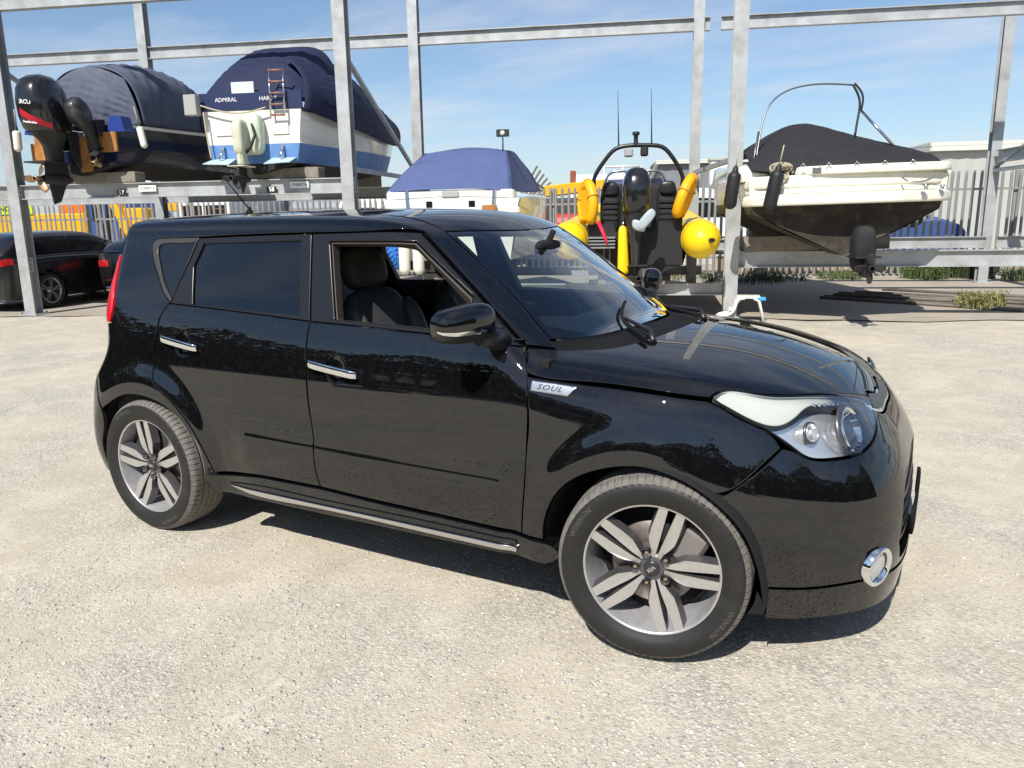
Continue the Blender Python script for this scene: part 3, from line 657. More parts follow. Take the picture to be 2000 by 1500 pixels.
# ============ white cruiser with blue boot top
ab = boat_root('white cabin cruiser with pale blue lower hull and navy covers on the upper berth', 4.27, -.12, 'motor_cruiser')
H = hull_curves(6.6, 2.30, 1.60, 2.20, 2.36, 3.16, sheer=.28)
mb = MB(); band(mb, H['k'], H['c'], 0, 1); transom(mb, (H['k'], H['c']), 0, 1); mb.build('hull_bottom', ANTIB, ab)
mb = MB(); band(mb, H['c'], H['s'], 0, .36, .02); transom(mb, (H['c'], H['s']), 0, .36, .02); mb.build('boot_top', ANTIU, ab)
mb = MB(); band(mb, H['c'], H['s'], .36, 1, .02, 6); transom(mb, (H['c'], H['s']), .36, 1.0, .02); mb.build('hull_topside', GELW, ab)
mb = MB(); band(mb, H['c'], H['s'], .93, 1.0, .02, 3, out=.02); mb.build('rubbing_strake', mat('dark_strake', (.05, .045, .04), .6), ab)
mb = MB(); w = H['s'][0][0]
for sg in (-1, 1): mb.box((sg*.46, -.012, 2.86), (.26, .02, .16), bev=.005)
mb.build('transom_locker', GELW, ab)
D_ = H['s'].copy(); mb = MB(); mb.grid(np.array([D_, D_*np.array([0, 1, 1])+np.array([0, 0, .08]), D_*np.array([-1, 1, 1])])); mb.build('deck', GELW, ab)
mb = MB(); mb.box((.0, .0, 3.275), (1.66, .03, .26), bev=.006); nbd = mb.build('name_board', mat('navy_board', (.012, .022, .075), .5), ab)
WL = mat('lettering_white', (.75, .75, .75), .5)
for tx, x in (('ADMIRAL', -.38), ('HARDY', .30)): text_obj(tx, .085, frame((x, -.022, 3.30), (1, 0, 0), (0, 0, 1)), WL, nbd, extrude=.001)
sheet(ab, 'stern_cover', [[(-.88, .04, 3.22), (-.60, .03, 3.34), (0, .03, 3.36), (.6, .03, 3.34), (.88, .04, 3.22)], [(-.86, .5, 3.6), (-.6, .5, 3.8), (0, .5, 3.85), (.6, .5, 3.8), (.86, .5, 3.6)], [(-.9, 1.4, 3.8), (-.66, 1.4, 4.2), (0, 1.4, 4.3), (.66, 1.4, 4.2), (.9, 1.4, 3.8)]], CANVN, wr=.02)
mb = MB(); mb.box((-.10, -.01, 3.47), (.36, .012, .16)); mb.build('cover_window', mat('pvc_pale', (.55, .6, .66), .3), ab)
G = [[(.84, .00, 3.13), (.88, .04, 3.38), (.74, .16, 3.7), (.4, .4, 3.95)], [(1.13, .9, 2.98), (1.16, .9, 3.3), (.95, 1., 3.7), (.5, 1.1, 4.1)], [(1.19, 1.8, 2.93), (1.22, 1.8, 3.3), (.98, 1.8, 3.8), (.5, 1.8, 4.15)], [(1.20, 2.9, 2.86), (1.22, 2.9, 3.2), (.95, 2.9, 3.6), (.5, 2.9, 3.9)], [(1.05, 4.2, 2.92), (1.06, 4.2, 3.2), (.8, 4.2, 3.5), (.4, 4.2, 3.7)]]
sheet(ab, 'side_cover', G, CANVN, wr=.03)
# outdrive
od = MB(); od.grid(superbox((.02, -.10, 2.78), (.20, 0, 0), (0, .12, 0), (0, 0, .30), .5, .45), closed_v=True); odm = od.build('outdrive', mat('pale_green_shield', (.50, .56, .44), .45, noise=.15, nscale=7), ab)
mb = MB(); mb.grid(superbox((-.05, -.30, 2.72), (.085, 0, 0), (0, .14, 0), (0, 0, .26), .55, .5), closed_v=True); mb.box((-.05, -.30, 2.42), (.10, .20, .22), bev=.03); mb.box((-.05, -.34, 2.30), (.26, .40, .018), bev=.006); mb.build('drive_leg', CREAMD, odm)
mb = MB(); mb.tube([(.10, -.20, 2.92), (.16, -.26, 2.75), (.10, -.30, 2.58), (.02, -.30, 2.50)], .022, 8); mb.build('bellows', BLKR, odm)
mb = MB(); mb.grid(superbox((-.05, -.36, 2.12), (.055, 0, 0), (0, .26, 0), (0, 0, .06), .9, .9), closed_v=True); mb.box((-.05, -.33, 2.20), (.04, .24, .20), bev=.01); mb.prism([(-.06, -.45, 2.09), (-.06, -.22, 2.09), (-.06, -.36, 1.90)], (0, 0, 0), (.018, 0, 0)); mb.build('drive_gearcase', MBLKM, odm)
prop(ab, (-.05, -.62, 2.12), .17, (0, -1, 0), MBLKM, parent=odm)
for sg in (-1, 1):
    mb = MB(); mb.add([(sg*.30, -.01, 2.44), (sg*.68, -.01, 2.44), (sg*.70, -.30, 2.36), (sg*.28, -.30, 2.34)], [(0, 1, 2, 3)]); tt = mb.build('trim_tab', mat('pale_blue_tab', (.42, .55, .58), .5), ab); tt.modifiers.new('thickness', 'SOLIDIFY').thickness = .012
    mb = MB(); mb.tube([(sg*.48, -.02, 2.62), (sg*.49, -.16, 2.42)], .02, 8); mb.build('tab_ram', STEEL, tt)
mb = MB(); mb.box((-.86, -.16, 3.22), (.20, .14, .30), bev=.01); mb.build('outboard_bracket', mat('bracket_grey', (.34, .34, .33), .5), ab)
mb = MB()
for x in (.36, .58): mb.tube([(x, -.10, 3.02), (x, -.05, 3.75)], .014, 8)
lad = mb.build('ladder', STEEL, ab)
for z in (3.05, 3.2, 3.36, 3.52, 3.68): mb = MB(); mb.tube([(.36, -.09, z), (.58, -.09, z)], .016, 8); mb.build('rung', mat('rung_brown', (.25, .12, .09), .5), lad)
rail(ab, 'chain', smooth_pts([(-.75, -.13, 3.22), (-.4, -.12, 3.12), (0, -.12, 3.10), (.3, -.12, 3.16)], 6), .012, ROPE)
rail(ab, 'hanging_rope', smooth_pts([(-.72, -.10, 3.12), (-.70, -.10, 2.8), (-.66, -.10, 2.45)], 6), .012, ROPE)
chock(ab, .35, .28, 2.135, 2.30, 1.2); chock(ab, .2, 4.0, 2.135, 2.36, .9)
# ============ white boat under a blue canopy, low berth
cb = boat_root('white boat with a tall blue canvas canopy on the low berth in the middle', 7.28, .05, 'motor_boat')
H = hull_curves(6.0, 2.35, 2.10, .62, .86, 1.78, sheer=.25)
mb = MB(); band(mb, H['k'], H['c'], 0, 1); transom(mb, (H['k'], H['c']), 0, 1); mb.build('hull_bottom', ANTIB, cb)
mb = MB(); band(mb, H['c'], H['s'], 0, 1, .03, 6); transom(mb, (H['c'], H['s']), 0, 1, .03); mb.build('hull_topside', GELW, cb)
D_ = H['s'].copy(); mb = MB(); mb.grid(np.array([D_, D_*np.array([0, 1, 1])+np.array([0, 0, .05]), D_*np.array([-1, 1, 1])])); mb.build('deck', GELW, cb)
mb = MB(); mb.box((-.02, .16, 1.83), (1.98, .30, .16), bev=.03); mb.box((-.02, .02, 1.60), (2.16, .10, .10), bev=.02); mb.build('stern_coaming', GELW, cb)
for x in (-.66, .66):
    mb = MB(); mb.bar((x, -.035, 1.58), (x+.02*(-1 if x < 0 else 1), .0, 1.92), .05, .02); mb.build('davit', STEEL, cb)
for x in (-.33, .33): mb = MB(); mb.box((x, -.002, 1.70), (.10, .02, .10), bev=.015); mb.build('transom_vent', GLASSD, cb)
mb = MB(); mb.box((0, -.004, 1.85), (.26, .02, .09), bev=.01); mb.build('transom_plate', mat('plate_grey', (.35, .36, .36), .4), cb)
mb = MB(); mb.box((.62, -.10, 1.60), (.20, .18, .16), bev=.01); mb.build('wooden_block', WOOD, cb)
sheet(cb, 'canopy', [[(-1.02, .03, 1.89), (-.5, .0, 1.92), (.0, .0, 1.93), (.5, .0, 1.92), (.92, .03, 1.86)], [(-.82, .36, 2.20), (-.4, .30, 2.22), (.0, .28, 2.23), (.45, .28, 2.22), (.86, .32, 2.18)], [(-.58, .78, 2.50), (-.3, .72, 2.535), (.0, .70, 2.545), (.4, .70, 2.54), (.76, .74, 2.52)]], CANVB, wr=.0025)
sheet(cb, 'canopy_top', [[(-.58, .78, 2.50), (.0, .70, 2.545), (.76, .74, 2.52)], [(-.60, 1.5, 2.56), (.0, 1.5, 2.64), (.74, 1.5, 2.56)], [(-.62, 2.6, 2.50), (.0, 2.6, 2.58), (.70, 2.6, 2.50)]], CANVB, wr=.002)
for sg in (-1, 1): sheet(cb, 'canopy_side', [[(-1.02 if sg < 0 else .92, .03, 1.88), (-.82 if sg < 0 else .86, .36, 2.19), (-.58 if sg < 0 else .76, .76, 2.51)], [(sg*1.05, 1.5, 1.90), (sg*.86, 1.5, 2.3), (-.60 if sg < 0 else .74, 1.5, 2.56)], [(sg*1.05, 2.7, 1.95), (sg*.86, 2.65, 2.3), (-.62 if sg < 0 else .70, 2.6, 2.5)]], CANVB, wr=.002)
mb = MB(); mb.tube([(.70, .72, 2.5), (.70, .72, 2.72)], .012, 6); mb.box((.70, .72, 2.78), (.20, .05, .11), bev=.01); lt = mb.build('stern_light', mat('lamp_black_box', (.03, .03, .03), .4), cb)
mb = MB(); mb.lathe([(0, -.012), (.035, -.008), (.04, .01)], 14, 'Y', (.70, .695, 2.78)); mb.build('lens', mat('lamp_lens_white', (.6, .6, .58), .2), lt)
chock(cb, 0, .25, .51, .66, 1.0); chock(cb, 0, 4.0, .51, .72, .8)
for i, (s_, lb) in enumerate(((6.58, 'left one of two white fenders hanging under the blue canopy boat'), (6.80, 'right one of two white fenders hanging under the blue canopy boat'))): fender(lb, R(s_, -.14, .92), .085, .52, FENDW, (0, 0, 1), BLUEF)
mb = MB(); o = empty('blue_tarpaulin', R(6.35, -.05, 0), RROT); tag(o, 'bright blue tarpaulin bundle hanging beside the white fenders', 'tarpaulin'); sheet(o, 'fold', [[(-.18, 0, 1.30), (0, -.06, 1.33), (.18, 0, 1.30)], [(-.20, 0, 1.0), (0, -.12, 1.0), (.20, 0, 1.0)], [(-.12, 0, .75), (0, -.06, .72), (.12, 0, .75)]], mat('bright_blue_tarp', (.03, .17, .55), .5), wr=.02)
# ============ yellow and black inflatable
rb_ = boat_root('black rigid inflatable boat with bright yellow tubes on the low berth', 10.04, -.35, 'inflatable_boat')
for sg, nm in ((-1, 'l'), (1, 'r')):
    C_ = [(sg*.90, -.36, 1.16), (sg*.90, -.30, 1.165), (sg*.90, 0, 1.18), (sg*.91, 1.5, 1.22), (sg*.90, 3.2, 1.30), (sg*.70, 4.4, 1.45), (sg*.30, 5.2, 1.60), (0, 5.4, 1.64)]
    P = smooth_pts(C_, 6); mb = MB(); mb.tube(P, [.255]*len(P), 20, caps=False)
    mb.build('tube', YELT, rb_)
    mb = MB(); G = []
    for yy, r in ((-.34, .256), (-.40, .256), (-.48, .235), (-.56, .19), (-.63, .125), (-.66, .05), (-.665, .002)): G.append([(sg*.90+r*math.cos(a), yy, 1.16-.02*(yy+.34)*-1+r*math.sin(a)) for a in np.linspace(0, 2*PI, 25)[:-1]])
    mb.grid(np.array(G), closed_v=True); mb.build('tube_cone', YELT, rb_)
    mb = MB(); mb.lathe([(.258, -.02), (.266, -.015), (.266, .015), (.258, .02)], 28, 'Y', (sg*.90, -.30, 1.165)); mb.build('rubbing_band', mat('yellow_band', (.75, .5, .01), .5), rb_)
    mb = MB(); mb.box((sg*.90, -.42, 1.33), (.06, .22, .03), bev=.01); mb.build('tube_handle', YELT, rb_)
    mb = MB(); mb.tube([(sg*1.0, -.66, 1.16), (sg*1.03, -.74, 1.16)], .03, 8); mb.build('towing_eye', BLKR, rb_)
H = hull_curves(5.2, 1.75, 1.60, .55, .80, 1.22, sheer=.3)
mb = MB(); band(mb, H['k'], H['c'], 0, 1); band(mb, H['c'], H['s'], 0, 1, .0, 4); transom(mb, (H['k'], H['c']), 0, 1); mb.build('hull', BLKR, rb_)
w = H['c'][0][0]; mb = MB(); mb.prism([(-.68, -.02, .80), (.68, -.02, .80), (.66, -.02, 1.38), (.30, -.02, 1.40), (.26, -.02, 1.26), (-.26, -.02, 1.26), (-.30, -.02, 1.40), (-.66, -.02, 1.38)], (0, 0, 0), (0, .07, 0)); mb.build('transom', BLKR, rb_)
mb = MB(); mb.box((0, 2.2, 1.10), (1.3, 4.3, .04)); mb.build('deck', mat('grey_nonslip', (.12, .12, .12), .8), rb_)
# frame
AF = mat('black_powder_coat', (.012, .012, .013), .3)
arch = [(-.63, .10, 1.30), (-.61, .12, 1.75), (-.58, .14, 2.02), (-.42, .15, 2.28), (-.28, .16, 2.42), (-.14, .16, 2.455), (.2, .16, 2.455), (.36, .16, 2.43), (.52, .15, 2.27), (.66, .14, 2.0), (.66, .12, 1.75), (.64, .10, 1.30)]
for dy in (0,): rail(rb_, 'a_frame', smooth_pts(arch, 4), .030, AF, 10)
rail(rb_, 'a_frame_stay', [(-.58, .16, 2.02), (-.62, 1.0, 1.25)], .024, AF); rail(rb_, 'a_frame_stay', [(.66, .16, 2.0), (.62, 1.0, 1.25)], .024, AF)
rail(rb_, 'windscreen_rail', smooth_pts([(-.50, 1.6, 1.7), (-.49, 1.6, 2.0), (-.42, 1.6, 2.14), (.0, 1.6, 2.17), (.40, 1.6, 2.14), (.47, 1.6, 2.0), (.47, 1.6, 1.7)], 4), .02, STEEL)
mb = MB(); mb.box((0, 1.55, 1.55), (.95, .5, .85), bev=.08); mb.build('console', BLKR, rb_)
mb = MB(); mb.prism([(-.46, 1.40, 1.62), (.44, 1.40, 1.62), (.42, 1.5, 2.06), (-.44, 1.5, 2.06)], (0, 0, 0), (0, .012, .0)); mb.build('windscreen', thin_glass('smoked_screen', (.42, .42, .58), .8), rb_)
for x, y, z in ((-.10, .16, 2.46), (.06, .16, 2.46)):
    pass
for x in (-.24, .22): rail(rb_, 'whip_aerial', [(x, .16, 2.45), (x-.02, .16, 3.2)], [.012, .003], BLKR, 6)
mb = MB(); mb.lathe([(.035, 0), (.03, .05), (.03, .12), (.05, .13), (.05, .17), (0, .18)], 12, 'Z', (0, .16, 2.47)); mb.build('navigation_light', BLKR, rb_)
mb = MB(); mb.box((-.10, .12, 2.36), (.13, .10, .12), bev=.02); mb.build('work_light', mat('lamp_lens_grey', (.32, .33, .34), .25), rb_)
mb = MB(); mb.box((.12, .12, 2.37), (.11, .10, .13), bev=.02); mb.build('horn_box', BLKR, rb_)
# seats and battery box behind the motor
for x in (-.36, .46):
    for y in (.55,):
        mb = MB(); mb.grid(superbox((x, y, 1.60), (.15, 0, 0), (0, .10, 0), (0, .02, .36), .5, .6), closed_v=True); mb.build('seat_back', BLKR, rb_)
        mb = MB(); mb.grid(superbox((x, y-.08, 1.88), (.115, 0, 0), (0, .07, 0), (0, 0, .10), .6, .6), closed_v=True); mb.build('seat_pad', mat('black_vinyl', (.02, .02, .021), .35), rb_)
        for k_ in range(4): mb = MB(); mb.box((x, y-.11, 1.45+k_*.08), (.22, .02, .05), bev=.01); mb.build('seat_rib', BLKR, rb_)
outboard('large black outboard motor with a white scuff on the inflatable boat', 10.05, -.62, 1.52, .98, .10, rz=.12, propm=MBLKM)
mb = MB(); o = empty('grey_cover_flap', R(10.16, -1.02, 1.50), RROT); tag(o, 'pale grey fin sticking out below the inflatable boat motor cowl', 'motor fin'); mb.grid(superbox((.04, 0, -.06), (.10, 0, .12), (0, .035, 0), (-.045, 0, .05), .7, .8), closed_v=True); mb.grid(superbox((-.06, .03, -.14), (.09, 0, -.03), (0, .04, 0), (0, 0, .07), .7, .8), closed_v=True); mb.build('fin', mat('pale_blue_grey', (.36, .41, .43), .35), o)
# folded step, yellow float, straps
mb = MB()
for k_ in range(4): mb.box((-.46, -.17, 1.06+k_*.045), (.40, .26, .022), bev=.005)
mb.build('boarding_step', mat('brushed_aluminium', (.55, .56, .56), .35, .9), rb_)
rail(rb_, 'strap', [(-.42, -.10, 1.05), (-.44, -.10, .70)], .012, WOODG); rail(rb_, 'strap', [(-.34, -.10, 1.05), (-.34, -.10, .70)], .012, WOODG)
rail(rb_, 'red_pennant', [(-.50, -.26, 1.42), (-.40, -.30, 1.20), (-.36, -.32, 1.08)], [.03, .025, .008], mat('red_webbing', (.62, .012, .05), .6), 8)
mb = MB(); G = []
for f_, r in ((0, .02), (.03, .075), (.1, .085), (.9, .060), (.97, .045), (1, .01)): G.append([(-.16+.02*(1-f_)+r*math.cos(a), -.26+r*.7*math.sin(a), .68+.68*f_) for a in np.linspace(0, 2*PI, 15)[:-1]])
o = empty('yellow_float', R(10.04, -.35, 0), RROT); tag(o, 'long yellow float hanging on the inflatable boat transom', 'float'); mb.grid(np.array(G), closed_v=True); mb.build('body', YELT, o); rail(o, 'lanyard', [(-.16, -.26, 1.34), (-.14, -.16, 1.48)], .010, STEEL)
def horseshoe(label, s, n, z, ax, up):
    b = empty('lifebuoy', R(s, n, z)); tag(b, label, 'lifebuoy'); P = []
    ax = Vector(ax).normalized(); up = Vector(up).normalized()
    for a in np.linspace(math.radians(-60), math.radians(240), 22): P.append(ax*.20*math.cos(a)+up*.27*math.sin(a))
    mb = MB(); mb.tube(P, [.072]*len(P), 12); mb.add([p*.93 for p in P]+[p*.93+ax.cross(up)*.05 for p in P], [tuple(range(22)), tuple(range(43, 21, -1))]); mb.build('float_ring', mat('orange_yellow_vinyl', (.80, .40, .004), .45, noise=.08, nscale=9), b)
    mb = MB()
    for a in (20, 90, 160): p = ax*.20*math.cos(math.radians(a))+up*.27*math.sin(math.radians(a)); q = ax.cross(up); mb.tube([p+ (q*math.cos(t)+ (p.normalized())*math.sin(t))*.078 for t in np.linspace(0, 2*PI, 13)], .010, 6)
    mb.build('webbing', mat('orange_webbing', (.62, .26, .01), .6), b)
horseshoe('yellow lifebuoy on the left leg of the inflatable boat frame', 9.38, -.42, 1.66, RD_*.45-RN*.9, (0, 0, 1))
horseshoe('yellow lifebuoy tilted on the right leg of the inflatable boat frame', 10.72, -.40, 1.72, RD_*.25+RN*.95, RD_*.35+Vector((0, 0, 1)))
chock(rb_, 0, .75, .51, .60, 1.1, .18); mb = MB(); mb.box((-.1, .20, .54), (1.1, .14, .07), bev=.01); mb.build('timber_bearer', WOODG, rb_)
# ============ cream sports boat under a black cover
wb = boat_root('cream sports cruiser under a black cover on the right berth', 12.80, -.72, 'sports_boat', rz=.03)
wb.rotation_euler[1] = -.016
H = hull_curves(7.2, 2.62, 2.50, .93, 1.50, 1.95, sheer=.25, chine=.93)
mb = MB(); band(mb, H['k'], H['c'], 0, 1, .04, 6); transom(mb, (H['k'], H['c']), 0, 1); mb.build('hull_bottom', ANTIG, wb)
mb = MB(); band(mb, H['c'], H['s'], 0, .32, .02); transom(mb, (H['c'], H['s']), 0, .32, .02); mb.build('hull_band', mat('stained_black_band', (.02, .018, .015), .5, noise=.4, nscale=3, dirt=(.25, .2, .05, .5), dirtscale=2.5), wb)
mb = MB(); band(mb, H['c'], H['s'], .32, 1, .03, 6); transom(mb, (H['c'], H['s']), .32, 1, .03); mb.build('hull_topside', GELC, wb)
def deckbox(b, name, P, m, z0, z1, bev=.03):
    """P: plan outline; extruded with a soft top edge"""
    n = len(P); G = []; c = np.array(P).mean(0)
    for f, sc in ((0, 1.0), (.25, 1.01), (.75, 1.0), (.92, .985), (1, .95)):
        G.append([(c[0]+(x-c[0])*sc, c[1]+(y-c[1])*sc, z0+(z1-z0)*f) for x, y in P])
    mb = MB(); mb.grid(np.array(G), closed_v=True); mb.add(G[-1], [tuple(range(n))]); mb.add(G[0], [tuple(range(n))[::-1]]); return mb.build(name, m, b)
def arcpl(w, d, y0, k=14, e=2.6):
    """plan outline of a platform: straight inboard edge at y0, rounded aft edge"""
    P = [(x*w/2, y0-d*(1-abs(x)**e)) for x in np.linspace(-1, 1, k)]; return P+[(w/2, y0+.05), (-w/2, y0+.05)]
deckbox(wb, 'swim_platform', arcpl(2.60, .42, .02), GELC, 1.60, 1.745)
deckbox(wb, 'upper_platform', arcpl(2.52, .22, .06), GELC, 1.75, 1.82)
deckbox(wb, 'stern_coaming', [(x*1.26, .04-.16*(1-abs(x)**4)) for x in np.linspace(-1, 1, 16)]+[(1.28, .55), (-1.28, .55)], GELC, 1.82, 1.985)
deckbox(wb, 'transom_panel', [(x*.95+.30, -.06-.12*(1-abs(x)**4)) for x in np.linspace(-1, 1, 14)]+[(1.24, .35), (-.62, .35)], GELC, 1.98, 2.09)
for sg in (-1, 1):
    G = []
    for y_, z_ in ((.10, 2.05), (.5, 2.18), (1.0, 2.22), (2.0, 2.24), (3.5, 2.30)):
        G.append([(sg*1.30, y_, 1.93), (sg*1.31, y_, 1.99), (sg*1.27, y_, z_-.05), (sg*1.18, y_, z_), (sg*.98, y_, z_-.03), (sg*.94, y_, 2.0)])
    mb = MB(); mb.grid(np.array(G)); mb.add(G[0], [tuple(range(6))]); mb.build('side_coaming', GELC, wb)
D_ = H['s'][10:].copy(); mb = MB(); mb.grid(np.array([D_, D_*np.array([.5, 1, 1])+np.array([0, 0, .18]), D_*np.array([0, 1, 1])+np.array([0, 0, .24]), D_*np.array([-.5, 1, 1])+np.array([0, 0, .18]), D_*np.array([-1, 1, 1])])); mb.build('foredeck', GELC, wb)
sheet(wb, 'cockpit_cover', [[(-1.20, .02, 2.08), (-.95, -.02, 2.04), (-.45, -.04, 2.08), (.3, -.04, 2.09), (.9, -.02, 2.08), (1.22, .06, 2.05)], [(-1.22, .45, 2.30), (-.9, .45, 2.36), (-.4, .55, 2.50), (.3, .5, 2.38), (.9, .4, 2.26), (1.22, .4, 2.18)], [(-1.20, 1.2, 2.36), (-.85, 1.2, 2.56), (-.35, 1.2, 2.74), (.2, 1.2, 2.62), (.85, 1.2, 2.42), (1.20, 1.2, 2.30)], [(-1.16, 2.4, 2.36), (-.8, 2.4, 2.55), (-.3, 2.4, 2.68), (.2, 2.4, 2.60), (.8, 2.4, 2.42), (1.16, 2.4, 2.32)], [(-1.0, 3.6, 2.36), (-.6, 3.6, 2.46), (-.2, 3.6, 2.5), (.2, 3.6, 2.5), (.6, 3.6, 2.44), (1.0, 3.6, 2.36)]], CANVK, wr=.006)
for i, x in enumerate((-.60, -.28, .06, .40, .74)):
    mb = MB(); mb.tube([(x-.03, -.20, 2.09), (x, -.20, 2.125), (x+.03, -.20, 2.09)], .007, 6); mb.build('cover_hook', STEEL, wb)
rail(wb, 'radar_arch_tube', smooth_pts([(-1.10, .35, 2.18), (-1.02, .5, 2.62), (-.90, .6, 2.95), (-.70, .7, 3.12), (-.2, .8, 3.22), (.25, .9, 3.20)], 5), .012, mat('dull_tube', (.22, .22, .23), .4, .8))
rail(wb, 'radar_arch_stay', [(-1.16, .25, 2.12), (-1.05, .5, 2.6)], .014, mat('dull_tube', (.22, .22, .23), .4, .8))
rail(wb, 'tower_tube', smooth_pts([(.26, .9, 3.2), (.34, .85, 3.0), (.32, .8, 2.75), (.28, .75, 2.52)], 5), .016, AF)
rail(wb, 'tower_tube', smooth_pts([(.28, .9, 3.22), (.38, .85, 3.05), (.36, .82, 2.85)], 5), .014, AF)
rail(wb, 'tower_strut', [(.36, .82, 2.85), (.72, .55, 2.36)], .018, STEEL)
mb = MB(); mb.box((-.42, -.165, 2.035), (.11, .012, .08), bev=.01); mb.build('vent_panel', mat('grey_vent', (.12, .12, .12), .5), wb)
rail(wb, 'grab_handle', smooth_pts([(.62, -.20, 1.90), (.66, -.26, 1.86), (.9, -.27, 1.86), (1.0, -.22, 1.91)], 5), .012, STEEL)
for x in (.85, 1.12): mb = MB(); mb.lathe([(.03, -.03), (.02, 0), (.045, .02), (.0, .03)], 12, 'Z', (x, -.36+.2*(x > 1), 1.775)); mb.build('cleat', STEEL, wb)
mb = MB(); mb.grid(superbox((.12, -.12, 2.04), (.05, 0, 0), (0, .04, 0), (0, 0, .045), .7, .7), closed_v=True); mb.build('shore_socket', mat('grey_vent', (.12, .12, .12), .5), wb)
mb = MB()
for k_ in range(5): mb.tube([Vector((-.86, -.10, 2.00))+Vector((.10*math.cos(t)*(1+.1*k_), .05*math.sin(t*2+k_), .02*k_+.07*math.sin(t))) for t in np.linspace(0, 2*PI, 17)], .011, 6)
mb.build('coiled_rope', ROPE, wb)
mb = MB(); mb.grid(superbox((.16, -.30, 1.02), (.14, 0, 0), (0, .16, 0), (0, 0, .30), .6, .5), closed_v=True); odm = mb.build('outdrive', ANTIB, wb)
mb = MB(); mb.box((.16, -.40, .80), (.05, .28, .26), bev=.02); mb.box((.16, -.36, .93), (.30, .46, .02)); mb.build('drive_leg', ANTIB, odm); prop(wb, (.16, -.66, .80), .19, (0, -1, 0), ANTIB, 4, parent=odm)
chock(wb, -.65, .85, .965, 1.19, 1.05, .30); chock(wb, .6, .95, .965, 1.15, .5, .30); chock(wb, 0, 4.6, .965, 1.25, .9, .3)
fender('long black fender hanging in front of the cream sports boat, left of the column', R(11.30, -.95, 1.80), .085, .50, BLKR, (.12, 0, 1), BLKR)
fender('long black fender hanging on the cream sports boat, right of the column', R(11.82, -.95, 1.78), .09, .55, BLKR, (.18, 0, 1), BLKR)
# ------------------------------------------------------------------ parked dark cars under the left rack
CARK = mat('dark_car_paint', (.006, .006, .007), .35, coat=1, coatr=.16)
CARGL = mat('dark_car_glass', (.012, .014, .016), .04, coat=1)
REARL = mat('car_red_lamp', (.33, .010, .012), .15, coat=.8)
def simple_wheel(parent, x, y, r=.33, w=.21, side=1, spokes=5):
    wl = empty('wheel', (x, y, r), 0 if side < 0 else PI, parent)
    mb = MB(); mb.lathe([(r*.68, -w/2+.01), (r*.80, -w/2-.008), (r*.93, -w/2), (r*.985, -w/2+.03), (r, 0), (r*.985, w/2-.03), (r*.9, w/2), (r*.66, w/2)], 40, 'Y'); mb.build('tyre', TYRE_, wl)
    mb = MB(); mb.lathe([(r*.70, -w/2), (r*.66, -w/2-.004), (r*.62, -w/2+.02), (r*.58, .05)], 36, 'Y'); mb.lathe([(0, -w/2+.02), (r*.16, -w/2+.016), (r*.2, -w/2+.05)], 20, 'Y')
    for k in range(spokes):
        for dlt in (-.16, .16):
            a = 2*PI*k/spokes+.3; er = Vector((math.cos(a), 0, math.sin(a))); et = Vector((-math.sin(a), 0, math.cos(a)))
            p0 = er*r*.12+et*dlt*.03+Vector((0, -w/2+.015, 0)); p1 = er*r*.66+et*dlt*r*.55+Vector((0, -w/2+.004, 0)); mb.bar(p0, p1, .02, .032, up=(0, 1, 0))
    mb.build('rim', mat('simple_alloy', (.45, .46, .47), .3, .9), wl)
    mb = MB(); mb.lathe([(0, -.02), (r*.6, -.02)], 24, 'Y'); mb.build('brake', mat('brake_dark', (.03, .03, .03), .7), wl)
TYRE_ = mat('tyre_plain', (.018, .0175, .017), .75, noise=.2, nscale=20, dirt=(.07, .065, .055, .4), dirtscale=10)
